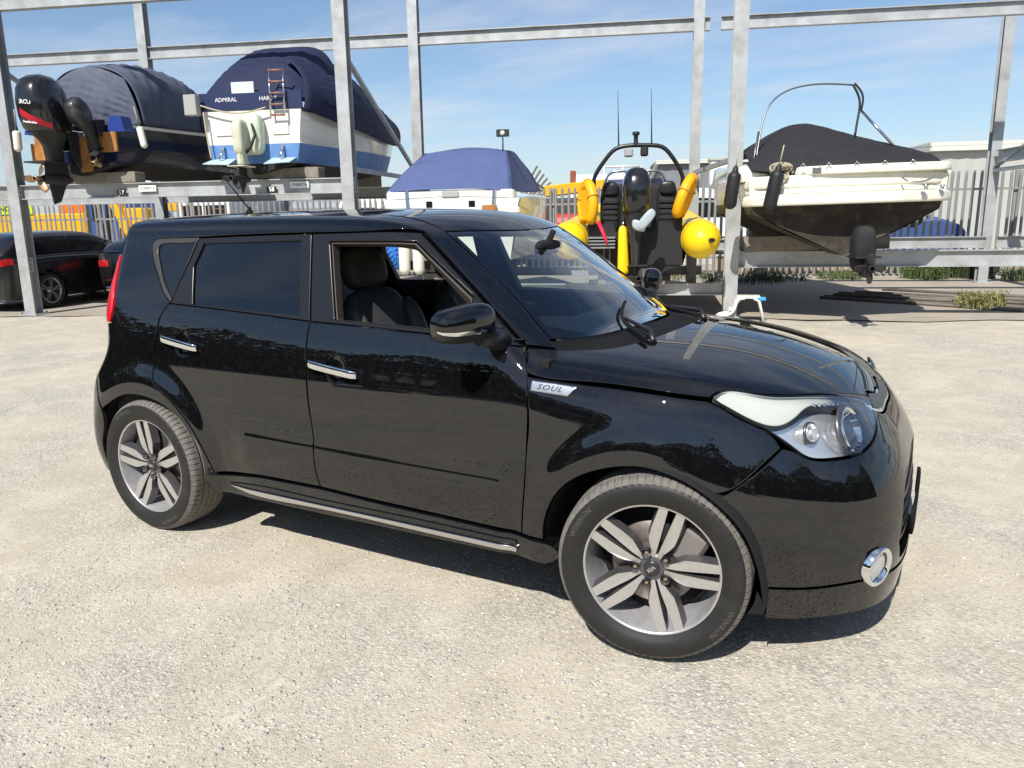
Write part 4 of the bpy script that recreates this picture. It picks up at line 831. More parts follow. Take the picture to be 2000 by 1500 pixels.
def dark_car(label, s, n, rz, prof_top, belt, W, L, wb0, wb1, roofw=.78, lampz=(.80, .91), estate=True, exhaust=False):
    """local x forward, y left; origin on the ground under the rear bumper"""
    c = empty('parked_car', R(s, n), RROT+PI/2+rz); tag(c, label, 'car')
    X = np.linspace(0, L, 61); topz = Cub(*zip(*prof_top)); beltz = Cub(*zip(*belt))
    def hw(x, z):
        e = 1-.16*np.clip((.35-x)/.35, 0, 1)**2.2-.30*np.clip((x-(L-.7))/.7, 0, 1)**2.2
        lowr = .93+.07*np.sin(PI*np.clip((z-.15)/1.05, 0, 1)); return W/2*e*lowr
    # lower body side + shoulder
    G = []
    for x in X:
        bz = float(beltz(x)); row = []
        for f in np.linspace(0, 1, 12):
            z = .20+(bz-.20)*f; y = hw(x, z)
            for wx in (wb0, wb1):
                d = math.hypot(x-wx, z-.33)
                if d < .44: y += .012
            row.append((x, y, z))
        row += [(x, hw(x, bz)*.975, bz+.018), (x, hw(x, bz)*.90, bz+.028)]
        G.append(row)
    G = np.array(G)
    for sg in (1, -1):
        Q = G.copy(); Q[:, :, 1] *= sg; bm_f = MB(); bm_f.grid(Q)
        # cut wheel openings
        keep = []
        for f in bm_f.f:
            cc = np.mean([bm_f.v[i] for i in f], 0)
            if min(math.hypot(cc[0]-wb0, cc[2]-.33), math.hypot(cc[0]-wb1, cc[2]-.33)) > .365: keep.append(f)
        bm_f.f = keep; bm_f.smooth = [True]*len(keep); bm_f.build('body_side', CARK, c)
        for wx in (wb0, wb1):
            mb = MB(); mb.grid(np.array([[(wx+.372*math.cos(a), sg*(W/2*.99-d), .33+.372*math.sin(a)) for a in np.linspace(-.45, PI+.45, 22)] for d in (.0, .02, .3)])); mb.build('wheel_arch', mat('arch_black', (.004, .004, .004), .8), c)
            simple_wheel(c, wx, sg*(W/2-.115), side=sg)
    # top skin: bonnet, glass house
    ga = [x for x in X]; T = []
    for x in X:
        bz = float(beltz(x))+.028; tz = float(topz(x)); w = hw(x, bz)*.90; hgt = max(tz-bz, 0)
        rw = w*(1-(1-roofw)*min(1, hgt/.45)); T.append([(x, w, bz), (x, w+(rw-w)*.55, bz+hgt*.55), (x, rw, bz+hgt*.86), (x, rw*.90, bz+hgt*.965), (x, rw*.55, bz+hgt), (x, 0, bz+hgt+.012)])
    T = np.array(T); mb = MB(); Q = T.copy(); mb.grid(Q); Q = T.copy(); Q[:, :, 1] *= -1; mb.grid(Q); mb.build('roof', CARK, c)
    # side glass, set just proud of the skin
    xs_ = [x for x in X if (float(topz(x))-float(beltz(x))) > .16]; x0, x1 = xs_[0]+.18, xs_[-1]-.10
    for sg in (1, -1):
        for (xa, xb) in ((x0, x0+(x1-x0)*.46), (x0+(x1-x0)*.50, x1)):
            G2 = []
            for x in np.linspace(xa, xb, 14):
                bz = float(beltz(x))+.028; hgt = max(float(topz(x))-bz, .02); w = hw(x, bz)*.90; rw = w*(1-(1-roofw)*min(1, hgt/.45))
                row = []
                for f in np.linspace(.08, .80, 6):
                    y = w+(rw-w)*(f/.86 if f > .55 else f); 
                    y = np.interp(f, [0, .55, .86], [w, w+(rw-w)*.55, rw]); row.append((x, sg*(y+.006), bz+hgt*f))
                G2.append(row)
            mb = MB(); mb.grid(np.array(G2)); mb.build('side_window', CARGL, c)
    # rear face
    Rr = []; bz = float(beltz(0)); rows = []
    for z in np.linspace(.22, bz+.028, 9): rows.append([(-.10*math.sin(PI*min(1, (z-.15)/.75))*(1-(abs(u))**3)-.005, u*hw(0, z), z) for u in np.linspace(-1, 1, 17)])
    mb = MB(); mb.grid(np.array(rows)); mb.build('rear_panel', CARK, c)
    t0 = T[0]
    mb = MB(); sl = [i for i, x in enumerate(X) if float(topz(x))-float(beltz(x)) > .05][0:6]
    rw0 = [(X[0]-.01, u*hw(0, bz)*.78, bz+.05) for u in np.linspace(-1, 1, 9)]; xi = X[5]; rw1 = [(xi-.012, u*hw(0, bz)*.66, float(topz(xi))-.05) for u in np.linspace(-1, 1, 9)]
    mb.grid(np.array([rw0, rw1])); mb.build('rear_window', CARGL, c)
    for sg in (1, -1):
        G3 = []
        for z in np.linspace(lampz[0], lampz[1], 5):
            row = []
            for k, u in enumerate(np.linspace(.70, 1.0, 10)): row.append((-.10*math.sin(PI*min(1, (z-.15)/.75))*(1-u**3)-.014, sg*u*hw(0, z)*1.004, z))
            for x in (.04, .09, .14): row.append((x, sg*(hw(x, z)+.006), z+.02))
            G3.append(row)
        mb = MB(); mb.grid(np.array(G3)); mb.build('tail_lamp', REARL, c)
        mb = MB(); mb.box((-.10, sg*.48, .45), (.012, .22, .035), bev=.004); mb.build('reflector', REARL, c)
        if exhaust: mb = MB(); mb.box((-.05, sg*.55, .29), (.14, .20, .085), bev=.03); mb.build('exhaust_tip', mat('bright_exhaust', (.6, .6, .6), .15, 1), c)
        mb = MB(); mb.grid(superbox((x1-.25, sg*(W/2+.06), float(beltz(x1))+.10), (.07, 0, 0), (0, .10, 0), (0, 0, .065), .6, .6, 10, 14), closed_v=True); mb.build('door_mirror', CARK, c)
    for sg in (1, -1):
        mb = MB(); mb.tube([(x, sg*(hw(x, float(beltz(x)))*.90+.008), float(beltz(x))+.045) for x in np.linspace(x0, x1, 14)], .008, 6); mb.build('belt_trim', mat('bright_trim', (.5, .5, .5), .2, 1), c)
        for xd in (x0+(x1-x0)*.48, x1+.05):
            mb = MB(); mb.tube([(xd, sg*(hw(xd, z_)+.001), z_) for z_ in np.linspace(.28, float(beltz(xd)), 8)], .006, 4); mb.build('door_seam', mat('arch_black', (.004, .004, .004), .8), c)
    mb = MB(); mb.box((L/2, 0, .22), (L-.5, W-.3, .06)); mb.box((L-.02, 0, .5), (.05, W*.66, .5)); mb.build('underbody', mat('arch_black', (.004, .004, .004), .8), c)
    return c
dark_car('black hatchback with silver alloy wheels parked behind the leftmost column', -1.38, .25, -.10, [(0, .94), (.12, 1.06), (.35, 1.24), (.8, 1.35), (1.6, 1.375), (2.3, 1.31), (2.9, 1.08), (3.2, .99), (4.3, .72)], [(0, .88), (1.0, .91), (2.6, .90), (3.2, .87), (4.3, .66)], 1.80, 4.4, .82, 3.52)
dark_car('black saloon with a chrome exhaust half hidden behind the black hatchback', .80, 1.75, -.04, [(0, .96), (.15, 1.06), (.5, 1.20), (1.2, 1.38), (1.9, 1.40), (2.5, 1.33), (3.1, 1.08), (3.5, .96), (4.8, .68)], [(0, .92), (1.0, .95), (2.8, .92), (3.4, .88), (4.8, .62)], 1.90, 4.9, .95, 3.85, exhaust=True, lampz=(.70, .82))
# ------------------------------------------------------------------ vehicles and plant beyond the fence
YEL = mat('plant_yellow', (.78, .40, .012), .4, noise=.08, nscale=3); LIME = mat('lime_panel', (.55, .72, .03), .5); ORG = mat('orange_band', (.80, .16, .01), .5)
VANW = mat('van_white', (.70, .71, .71), .3, coat=.3); VANS = mat('van_silver', (.40, .42, .44), .35, .5); TRED = mat('trailer_red', (.55, .03, .03), .45); TBLU = mat('truck_blue', (.045, .085, .24), .5)
def van(label, s, n, rz, body, h=2.3, w=1.95, L=5.0, cat='van', windows=True, red=True):
    v = empty('van', R(s, n), RROT+rz); tag(v, label, cat)
    P = [(0, .35), (0, h-.25), (.10, h-.05), (.35, h), (L-1.6, h), (L-1.1, h-.18), (L-.75, 1.32), (L-.15, 1.12), (L, .95), (L, .35)]
    mb = MB(); G = []
    for y, sc in ((-w/2, .0), (-w/2+.0, .0)): pass
    for yy, dz in ((-w/2+.10, 0), (-w/2, .0), (w/2, 0), (w/2-.10, 0)): pass
    mb.prism([(x, -w/2, z) for x, z in P], (0, 0, 0), (0, w, 0)); b_ = mb.build('body', body, v); bv = b_.modifiers.new('round', 'BEVEL'); bv.width = .07; bv.segments = 2; bv.limit_method = 'ANGLE'
    for sg in (-1, 1):
        mb = MB(); mb.prism([(x, sg*(w/2+.004), z) for x, z in ((L-1.95, 1.35), (L-1.95, h-.35), (L-1.25, h-.38), (L-.95, 1.35))], (0, 0, 0), (0, sg*.008, 0)); mb.build('side_window', CARGL, v)
        mb = MB(); mb.box((-.012, sg*w*.44, 1.05), (.03, .12, .55), bev=.01); mb.build('tail_lamp', REARL, v)
        for x in (.9, L-.9): simple_wheel(v, x, sg*(w/2-.11), .34, .22, sg)
        if windows: mb = MB(); mb.box((-.008, sg*w*.22, h-.70), (.016, w*.36, .62), bev=.004); mb.build('rear_window', CARGL, v)
    mb = MB(); mb.prism([(L-1.06, -w/2+.12, h-.26), (L-1.06, w/2-.12, h-.26), (L-.78, w/2-.10, 1.38), (L-.78, -w/2+.10, 1.38)], (0, 0, 0), (.012, 0, .006)); mb.build('windscreen', CARGL, v)
    mb = MB(); mb.box((-.05, 0, .42), (.12, w*.96, .18), bev=.03); mb.build('rear_bumper', BLKR, v)
    return v
van('white panel van behind the fence nearest the yellow frame', -2.6, 10.2, 1.35, VANW, 2.35)
van('silver van behind the fence left of the second column', .3, 11.5, 1.35, VANS, 2.1)
van('white high roof van behind the fence left of the cream cruiser stern', 2.7, 10.4, 1.45, VANW, 2.2, 2.0, 5.2)
van('pale grey van behind the fence below the white cruiser', 5.2, 12.0, 1.4, VANS, 2.0)
van('white van far behind the fence between the middle columns', 8.6, 18, .3, VANW, 2.4, 2.0, 5.4)
van('white lorry cab and box behind the fence left of the inflatable boat', 9.0, 13.2, 1.50, VANW, 2.75, 2.1, 5.5, cat='lorry', windows=False)
# highway maintenance truck
ht = empty('maintenance_truck', R(-11.4, 10.2), RROT); tag(ht, 'yellow highway maintenance truck with a lime sign behind the left fence', 'truck')
mb = MB(); mb.box((2.4, 1.1, 1.35), (4.9, 2.2, .9), bev=.04); mb.build('bed', YEL, ht)
mb = MB(); mb.box((1.6, -.02, 2.10), (3.1, .05, .62), bev=.01); sg_ = mb.build('sign_panel', LIME, ht)
text_obj('HIGHWAY', .26, frame((1.55, -.05, 2.26), (1, 0, 0), (0, 0, 1)), BLACKL, sg_, extrude=.002, bold=.004, spacing=1.15); text_obj('MAINTENANCE', .24, frame((1.62, -.05, 1.96), (1, 0, 0), (0, 0, 1)), BLACKL, sg_, extrude=.002, bold=.004, spacing=1.12)
mb = MB(); mb.box((4.4, 1.1, 2.0), (.9, 2.1, .75), bev=.05); mb.build('locker', ORG, ht)
mb = MB(); mb.box((2.4, 0, 1.05), (4.7, .05, .22), bev=.01); mb.build('reflective_band', VANW, ht)
mb = MB(); mb.prism([(5.0, 0, .6), (5.0, 0, 2.3), (5.9, 0, 2.3), (6.6, 0, 1.5), (6.7, 0, .6)], (0, 0, 0), (0, 2.2, 0)); mb.build('cab', TBLU, ht)
mb = MB(); mb.box((5.5, -.01, 1.85), (.7, .03, .6), bev=.01); mb.build('cab_window', CARGL, ht)
for x in (.9, 1.9, 5.8):
    for y in (.2, 2.0): simple_wheel(ht, x, y, .46, .3, -1 if y < 1 else 1)
# big yellow hopper body seen above the left beam
hp_ = empty('gritter_truck', R(-9.2, 15.0), RROT); tag(hp_, 'tall yellow gritter hopper with an orange rim far left above the beam', 'truck')
mb = MB(); mb.prism([(0, 0, 1.9), (0, 0, 3.35), (4.6, 0, 3.35), (4.6, 0, 2.2), (3.2, 0, 1.9)], (0, 0, 0), (0, 2.3, 0)); mb.build('hopper', YEL, hp_)
mb = MB(); mb.box((2.3, -.04, 3.36), (4.8, .10, .14), bev=.01); mb.build('rim', ORG, hp_)
mb = MB(); mb.box((2.2, -.05, 2.75), (3.9, .06, .46), bev=.01); mb.build('side_board', mat('pale_board', (.60, .64, .68), .4), hp_)
mb = MB(); mb.box((2.3, 1.15, 1.2), (5.5, 1.0, .3)); mb.build('chassis', BLKR, hp_)
for x in (.8, 1.9, 4.6):
    for y in (.2, 2.1): simple_wheel(hp_, x, y, .5, .32, -1 if y < 1 else 1)
# yellow portal frame (loader arm) behind the fence
yf = empty('yellow_loader', R(-4.0, 9.0), RROT); tag(yf, 'upright yellow loader arm with blue ram behind the left fence', 'loader')
mb = MB(); mb.box((0, 0, .95), (.85, .5, 1.9), bev=.04); mb.build('arm', YEL, yf); mb = MB(); mb.bar((.42, -.3, .35), (-.55, -.3, 2.35), .22, .30, up=(0, 1, 0), bev=.02); mb.build('boom', YEL, yf)
mb = MB(); mb.bar((-.75, -.35, 1.0), (-.62, -.35, 2.3), .14, .22, up=(0, 1, 0), bev=.02); mb.build('ram', TBLU, yf)
mb = MB(); mb.box((.3, .2, .30), (2.2, 1.4, .5), bev=.05); mb.build('base', YEL, yf)
# excavator arm in the middle
ex = empty('excavator', R(7.55, 12.0), RROT); tag(ex, 'orange excavator arm rising behind the fence right of the blue canopy', 'excavator')
mb = MB(); mb.bar((-.2, 0, 2.20), (1.55, 0, 2.36), .35, .32, bev=.03); mb.build('boom', YEL, ex)
mb = MB(); mb.box((.62, 0, 2.60), (.16, .2, .36), bev=.02); mb.build('beacon_post', mat('rust_red', (.28, .07, .03), .6), ex)
mb = MB(); mb.box((.4, .3, 1.3), (1.9, 1.6, 1.4), bev=.1); mb.build('house', mat('plant_dark', (.05, .05, .05), .5), ex); mb = MB(); mb.box((.4, .3, .35), (2.6, 2.0, .6), bev=.2); mb.build('tracks', BLKR, ex)
mb = MB()
for k in range(6): mb.bar((-.95+k*.12, .1, 2.1), (-.45+k*.10, .1, 2.95-k*.12), .05, .05); mb.bar((-.95+k*.12, .1, 2.95-k*.14), (-.45+k*.12, .1, 2.2), .04, .04)
mb.build('lattice', mat('rusty_lattice', (.13, .10, .08), .7), ex)
mb = MB()
for x0_, z0_ in ((1.9, 2.0),):
    for z in (2.1, 2.5, 2.9): mb.tube([(1.5, .6, z), (2.6, .6, z)], .03, 8)
    for x in (1.5, 2.05, 2.6): mb.tube([(x, .6, .1), (x, .6, 2.92)], .03, 8)
sf = empty('scaffold', R(7.55, 12.0), RROT); tag(sf, 'pale scaffold frame standing beside the excavator beyond the fence', 'scaffold'); mb.build('tube_frame', mat('pale_scaffold', (.6, .6, .58), .5), sf)
rd = van('red car roof just visible behind the fence left of the inflatable boat', 8.55, 10.6, 1.6, TRED, 1.55, 1.75, 4.0, cat='car')
van('small blue van behind the right fence below the white boat platform', 15.7, 10.6, .05, TBLU, 1.45, 1.5, 2.6)
# ------------------------------------------------------------------ step stool by the column
st = empty('step_stool', R(11.60, -.35), RROT-.1); tag(st, 'white folding step stool standing at the foot of the middle column', 'step stool')
WP = mat('white_enamel', (.74, .73, .68), .4, dirt=(.30, .27, .22, .5), dirtscale=9)
mb = MB(); mb.box((.05, 0, .345), (.32, .30, .03), bev=.008); mb.build('tread', WP, st)
mb = MB(); mb.box((-.21, 0, .165), (.22, .30, .025), bev=.008) if 0 else mb.box((-.19, -.01, .17), (.05, .28, .025), bev=.008); mb.build('lower_tread', WP, st)
for y in (-.14, .14):
    mb = MB(); mb.tube(smooth_pts([(-.40, y, .02), (-.34, y, .08), (-.20, y, .11), (-.13, y, .20), (-.08, y, .32), (0, y, .335)], 5), .02, 8); mb.build('leg', WP, st)
    mb = MB(); mb.tube([(.12, y, .335), (.19, y, .30), (.27, y, .0)], .02, 8); mb.build('leg', WP, st)
mb = MB(); mb.box((.22, -.12, .33), (.12, .08, .05), bev=.01); mb.build('blue_tie', mat('blue_tie', (.06, .3, .75), .5), st)
# ------------------------------------------------------------------ scaffold poles pile and weeds
PIPE = mat('old_pole', (.16, .145, .12), .7, .2, noise=.3, nscale=8)
for i in range(11):
    o = empty('scaffold_pole', R(14.35+.14*i+RNG.normal()*.05, 1.6+.10*i+RNG.normal()*.1, .035+.05*(i % 3 == 1)), RROT-.62+RNG.normal()*.05)
    L_ = 2.2+RNG.random()*1.0; tag(o, 'old grey pole lying in the pile on the ground under the white boat', 'pole', 'poles in the pile under the white boat')
    mb = MB(); mb.tube([(-L_/2, 0, 0), (L_/2, 0, 0)], .026, 8, caps=True); mb.build('tube', PIPE, o)
GRASS = [mat('weed_green', (.085, .12, .035), .7, noise=.3, nscale=10), mat('weed_yellow', (.20, .20, .07), .7, noise=.3, nscale=10), mat('weed_dark', (.045, .065, .022), .7, noise=.3, nscale=10)]
def weed(label, s, n, rad, h, cnt, m, flowers=0, group=None):
    cnt = int(cnt*2.2)
    b = empty('weed_clump', R(s, n, 0), 0); tag(b, label, 'weeds', group); mb = MB()
    for i in range(cnt):
        a = RNG.random()*2*PI; r = rad*math.sqrt(RNG.random()); x, y = r*math.cos(a), r*math.sin(a); hh = h*(.45+.6*RNG.random()); da = RNG.random()*2*PI; ben = hh*(.2+.5*RNG.random()); w = .003+.005*RNG.random()
        wx, wy = -math.sin(da)*w, math.cos(da)*w; p1 = (x+math.cos(da)*ben*.3, y+math.sin(da)*ben*.3, hh*.6); p2 = (x+math.cos(da)*ben, y+math.sin(da)*ben, hh)
        mb.add([(x-wx, y-wy, 0), (x+wx, y+wy, 0), (p1[0]+wx, p1[1]+wy, p1[2]), (p1[0]-wx, p1[1]-wy, p1[2]), p2], [(0, 1, 2, 3), (3, 2, 4)])
        if RNG.random() < .6:
            for _ in range(4):
                q = Vector(p1)+Vector((RNG.normal()*.03, RNG.normal()*.03, RNG.normal()*.05)); e = Vector((RNG.normal(), RNG.normal(), RNG.normal()*.5)).normalized()*.03; f_ = Vector((RNG.normal(), RNG.normal(), RNG.normal())).normalized()*.016; mb.add([q-e, q+f_, q+e, q-f_], [(0, 1, 2, 3)])
    tag(mb.build('blades', m, b), kind='stuff')
    if flowers:
        mb = MB()
        for _ in range(flowers):
            a = RNG.random()*2*PI; r = rad*RNG.random(); mb.lathe([(0, .012), (.016, .006), (.018, 0), (0, -.004)], 6, 'Z', (r*math.cos(a), r*math.sin(a), h*(.6+.5*RNG.random())))
        tag(mb.build('flower_heads', mat('flower_yellow', (.65, .48, .02), .6), b), kind='stuff')
weed('tall yellow green weeds growing over the near end of the pole pile', 15.35, 1.3, .36, .30, 150, GRASS[1])
weed('small weed tuft on the ground right of the pole pile', 16.1, 1.1, .12, .30, 50, GRASS[1])
weed('low green weeds against the fence left under the white boat', 13.2, 6.7, .7, .18, 90, GRASS[0])
weed('green weed patch against the fence under the middle of the white boat', 14.6, 6.9, .5, .22, 110, GRASS[0])
weed('dense dark weeds in the shade left of the middle column rear', 12.4, 6.2, .9, .22, 160, GRASS[2])
weed('bushy yellow flowered weeds at the fence right of the rear column foot', 16.4, 6.95, .5, .55, 200, GRASS[0], 25)
weed('weeds with orange flowers behind the fence at the far right', 17.4, 7.1, .5, .60, 200, GRASS[2], 20)
weed('grass tuft by the rack foot at the far right', 18.2, 6.4, .5, .28, 110, GRASS[0])
weed('sparse weeds at the base of the fence behind the inflatable boat', 11.0, 7.3, .9, .18, 90, GRASS[0])
# ---- panels: outlines in a 2D chart, meshed, cast onto the body form, with exact normals
def loop(segs, step=.012):
    out = []
    for i, s in enumerate(segs):
        s = list(s); nxt = segs[(i+1) % len(segs)][0]
        if np.linalg.norm(np.array(s[-1])-np.array(nxt)) > 1e-6: s = s+[nxt] if len(s) == 1 else s
        out.append(spl(s, step)[:-1])
        if np.linalg.norm(np.array(s[-1])-np.array(nxt)) > 1e-6: out.append(spl([s[-1], nxt], step)[:-1])
    return np.concatenate(out)
def area(L): x, y = L.T; return .5*np.sum(x*np.roll(y, -1)-np.roll(x, -1)*y)
def inset(L, d):
    """shift a closed loop inward (d>0) ; loop made counter-clockwise first"""
    a = L-np.roll(L, 1, 0); b = np.roll(L, -1, 0)-L
    a = a/np.maximum(np.linalg.norm(a, axis=1, keepdims=True), 1e-9); b = b/np.maximum(np.linalg.norm(b, axis=1, keepdims=True), 1e-9)
    na = np.stack([-a[:, 1], a[:, 0]], 1); nb = np.stack([-b[:, 1], b[:, 0]], 1); n = na+nb
    l2 = np.maximum((n*n).sum(1, keepdims=True), .6)
    return L+2*n/l2*d
def inside(P, L):
    x, y = P.T; c = np.zeros(len(P), bool); X, Y = L.T; X2, Y2 = np.roll(X, -1), np.roll(Y, -1)
    for x1, y1, x2, y2 in zip(X, Y, X2, Y2):
        if y1 == y2: continue
        m = ((y1 > y) != (y2 > y)) & (x < (x2-x1)*(y-y1)/(y2-y1)+x1); c ^= m
    return c
def dmin(P, L):
    d = np.full(len(P), 9.)
    for q in L: d = np.minimum(d, np.hypot(P[:, 0]-q[0], P[:, 1]-q[1]))
    return d
CH = {
 'side': (lambda u: (np.stack([u[:, 0], 0*u[:, 0], u[:, 1]], 1), np.tile([0., -1, 0], (len(u), 1)))),
 'top': (lambda u: (np.stack([u[:, 0], u[:, 1], .55+0*u[:, 0]], 1), np.tile([0., 0, 1], (len(u), 1)))),
 'cyl': (lambda u: (np.stack([u[:, 0], 0*u[:, 0], .7+0*u[:, 0]], 1), np.stack([0*u[:, 0], -np.cos(u[:, 1]), np.sin(u[:, 1])], 1))),
 'nose': (lambda u: (np.stack([-.3+0*u[:, 0], 0*u[:, 0], u[:, 1]], 1), np.stack([np.cos(u[:, 0]), np.sin(u[:, 0]), 0*u[:, 0]], 1))),
 'tail': (lambda u: (np.stack([-2.2+0*u[:, 0], 0*u[:, 0], u[:, 1]], 1), np.stack([-np.cos(u[:, 0]), -np.sin(u[:, 0]), 0*u[:, 0]], 1))),
}
def cyl(x, y, z): return (x, math.atan2(z-.7, -y))
def nose(x, y, z): return (math.atan2(y, x+.3), z)
def chart_cast(ch, U): O, Dr = CH[ch](U); return cast(O, Dr, .05, 1.7, 56)
def panel(name, ch, outer, material, parent, holes=(), h=.02, gap=.0028, off=0., depth=.02, mirror=False, both=False, step=.012, edge=True, rimdir=None):
    L0 = loop(outer, step) if isinstance(outer[0], (list, tuple)) and isinstance(outer[0][0], (list, tuple)) else np.array(outer, float)
    if area(L0) < 0: L0 = L0[::-1]
    loops = [inset(L0, gap)]
    for hh in holes:
        Lh = loop(hh, step)
        if area(Lh) > 0: Lh = Lh[::-1]
        loops.append(inset(Lh, gap))
    ring = [inset(l, .0035) for l in loops]
    pts = []; edges = []; bidx = []
    for l in loops:
        o = len(pts); n = len(l); pts += list(l); edges += [(o+i, o+(i+1) % n) for i in range(n)]; bidx.append((o, n))
    nb = len(pts)
    if edge:
        for l in ring: pts += list(l)
    x0, y0 = loops[0].min(0); x1, y1 = loops[0].max(0)
    gx, gy = np.meshgrid(np.arange(x0, x1, h), np.arange(y0, y1, h*.866)); gx[1::2] += h/2
    G = np.stack([gx.ravel(), gy.ravel()], 1); ok = inside(G, loops[0])
    for l in loops[1:]: ok &= ~inside(G, l)
    G = G[ok]
    for l in loops:
        G = G[dmin(G, l) > h*.5]
    pts += list(G)
    vs, es, fs, ov, oe, of = delaunay_2d_cdt([Vector(map(float, p)) for p in pts], edges, [], 0 if holes else 1, 1e-7)
    U = np.array([tuple(v) for v in vs]); orig = np.array([min(o) if o else 10**9 for o in ov])
    P = chart_cast(ch, U); Nn = grad(P)
    F_ = [tuple(f) for f in fs]
    if holes:
        cen = np.array([U[list(f)].mean(0) for f in F_]); ok = inside(cen, loops[0])
        for l in loops[1:]: ok &= ~inside(cen, l)
        F_ = [f for f, k in zip(F_, ok) if k]
    # drop failed
    bad = np.isnan(P).any(1)
    if bad.any(): F_ = [f for f in F_ if not any(bad[i] for i in f)]; P[bad] = 0; Nn[bad] = (0, 0, 1)
    P = P+Nn*off
    V = list(P); VN = list(Nn.copy())
    # rim
    inv = {int(o): i for i, o in enumerate(orig) if o < nb}
    for (o, n) in bidx:
        idx = [inv.get(o+i) for i in range(n)]
        if any(i is None for i in idx): continue
        B = P[idx]; Nb = Nn[idx]; tg = np.roll(B, -1, 0)-np.roll(B, 1, 0); outw = np.cross(tg, Nb); outw /= np.maximum(np.linalg.norm(outw, axis=1, keepdims=True), 1e-9)
        # make sure outward (away from panel interior): compare with chart normal orientation
        k0 = len(V)
        flipn = 1.0
        q = chart_cast(ch, inset(loops[bidx.index((o, n))], .004)) ; dd = q-(B-Nb*off)
        if np.nanmean((dd*outw).sum(1)) > 0: outw = -outw; flipn = -1.0
        if edge:
            for j, i in enumerate(idx): V[i] = B[j]-Nb[j]*.0012; e = Nb[j]+.8*outw[j]; VN[i] = e/np.linalg.norm(e)
        if depth:
            V += list(B-Nb*.0012); VN += list(outw); V += list(B-Nb*depth); VN += list(outw)
            for j in range(n):
                a, b = k0+j, k0+(j+1) % n; c, d = k0+n+(j+1) % n, k0+n+j
                F_.append((a, b, c, d) if flipn > 0 else (d, c, b, a))
    V = np.array(V); VN = np.array(VN)
    objs = []
    for m in ([False, True] if both else [mirror]):
        v = V*np.array([1, -1, 1]) if m else V; nn = VN*np.array([1, -1, 1]) if m else VN
        ff = []
        for f in F_:
            a, b, c = v[f[0]], v[f[1]], v[f[2]]; g = np.cross(b-a, c-a); ff.append(f if g@(nn[f[0]]+nn[f[1]]+nn[f[2]]) > 0 else f[::-1])
        me = bpy.data.meshes.new(name); me.from_pydata([tuple(p) for p in v], [], ff); me.polygons.foreach_set('use_smooth', [True]*len(ff)); me.update()
        me.normals_split_custom_set_from_vertices([tuple(p) for p in nn])
        me.materials.append(material); ob = bpy.data.objects.new(name, me); COL.objects.link(ob); ob.parent = parent; objs.append(ob)
    return objs
PAINT = mat('car_black_paint', (.0032, .0033, .0040), .5, 0, 0.0, 1.0, .008, ior=1.5, noise=.1, nscale=60, dirt=(.030, .027, .023, .22), dirtscale=35)
PAINT.node_tree.nodes['Principled BSDF'].inputs['Coat IOR'].default_value = 1.72
TRIM = mat('car_satin_black_trim', (.018, .018, .019), .38, noise=.12, nscale=30)
FRAME = mat('car_window_frame_black', (.012, .0125, .014), .24, spec=.5)
BLACKP = mat('car_black_plastic', (.008, .008, .008), .75, spec=.2)
CHROME = mat('car_chrome', (.86, .87, .88), .06, 1)
DULLCH = mat('car_satin_silver_strip', (.66, .66, .65), .26, 1)
LINER = mat('car_wheel_liner', (.006, .006, .006), .85)
GREYTR = mat('car_quarter_trim', (.045, .042, .038), .32, spec=.6)
RUBBER = mat('car_window_rubber', (.05, .042, .034), .6)
PRIV = thin_glass('car_privacy_glass', (.05, .053, .056), .95)
WSG = thin_glass('car_windscreen_glass', (.70, .80, .78), 1.0)
CLEARP = thin_glass('car_lamp_cover', (.94, .95, .95), 1.0)
REDL = mat('car_red_lens', (.55, .012, .025), .12, coat=.8, emit=(.6, .01, .03, .12))
PLASTW = mat('car_white_light_guide', (.52, .54, .50), .22, spec=.6, coat=.6)
REFL = mat('car_lamp_reflector', (.80, .81, .82), .20, .75)
LEATHB = mat('car_black_leather', (.065, .068, .066), .5, bump=.15, bscale=300)
LEATHG = mat('car_leather_side', (.085, .097, .070), .42, bump=.15, bscale=300)
DASH = mat('car_dashboard_plastic', (.19, .20, .20), .7, bump=.1, bscale=400)
LINE = mat('car_lining', (.010, .010, .010), .9)
BADGE = mat('car_badge_silver', (.62, .63, .64), .22, .9)
INK = mat('car_badge_ink', (.01, .01, .01), .5)
ALLOY = mat('alloy_machined_face', (.56, .55, .53), .36, .75, noise=.08, nscale=40)
ALLOYD = mat('alloy_dark_pocket', (.14, .14, .15), .36, .7, noise=.1, nscale=30, dirt=(.16, .12, .09, .5), dirtscale=20)
TYRE = mat('tyre_rubber', (.0135, .013, .0125), .55, noise=.25, nscale=25, bump=.05, bscale=200, dirt=(.035, .032, .028, .45), dirtscale=9)
TREAD = mat('tyre_dusty_tread', (.15, .142, .125), .85, noise=.3, nscale=40)
DISC = mat('brake_disc_steel', (.30, .27, .25), .4, .8, dirt=(.20, .10, .05, .6), dirtscale=25)
RUST = mat('rusty_hub', (.10, .06, .045), .8)

car = empty('parked_car', (0, 0, 0))
tag(car, 'glossy black boxy hatchback in the foreground with silver alloy wheels, front window down', 'car')

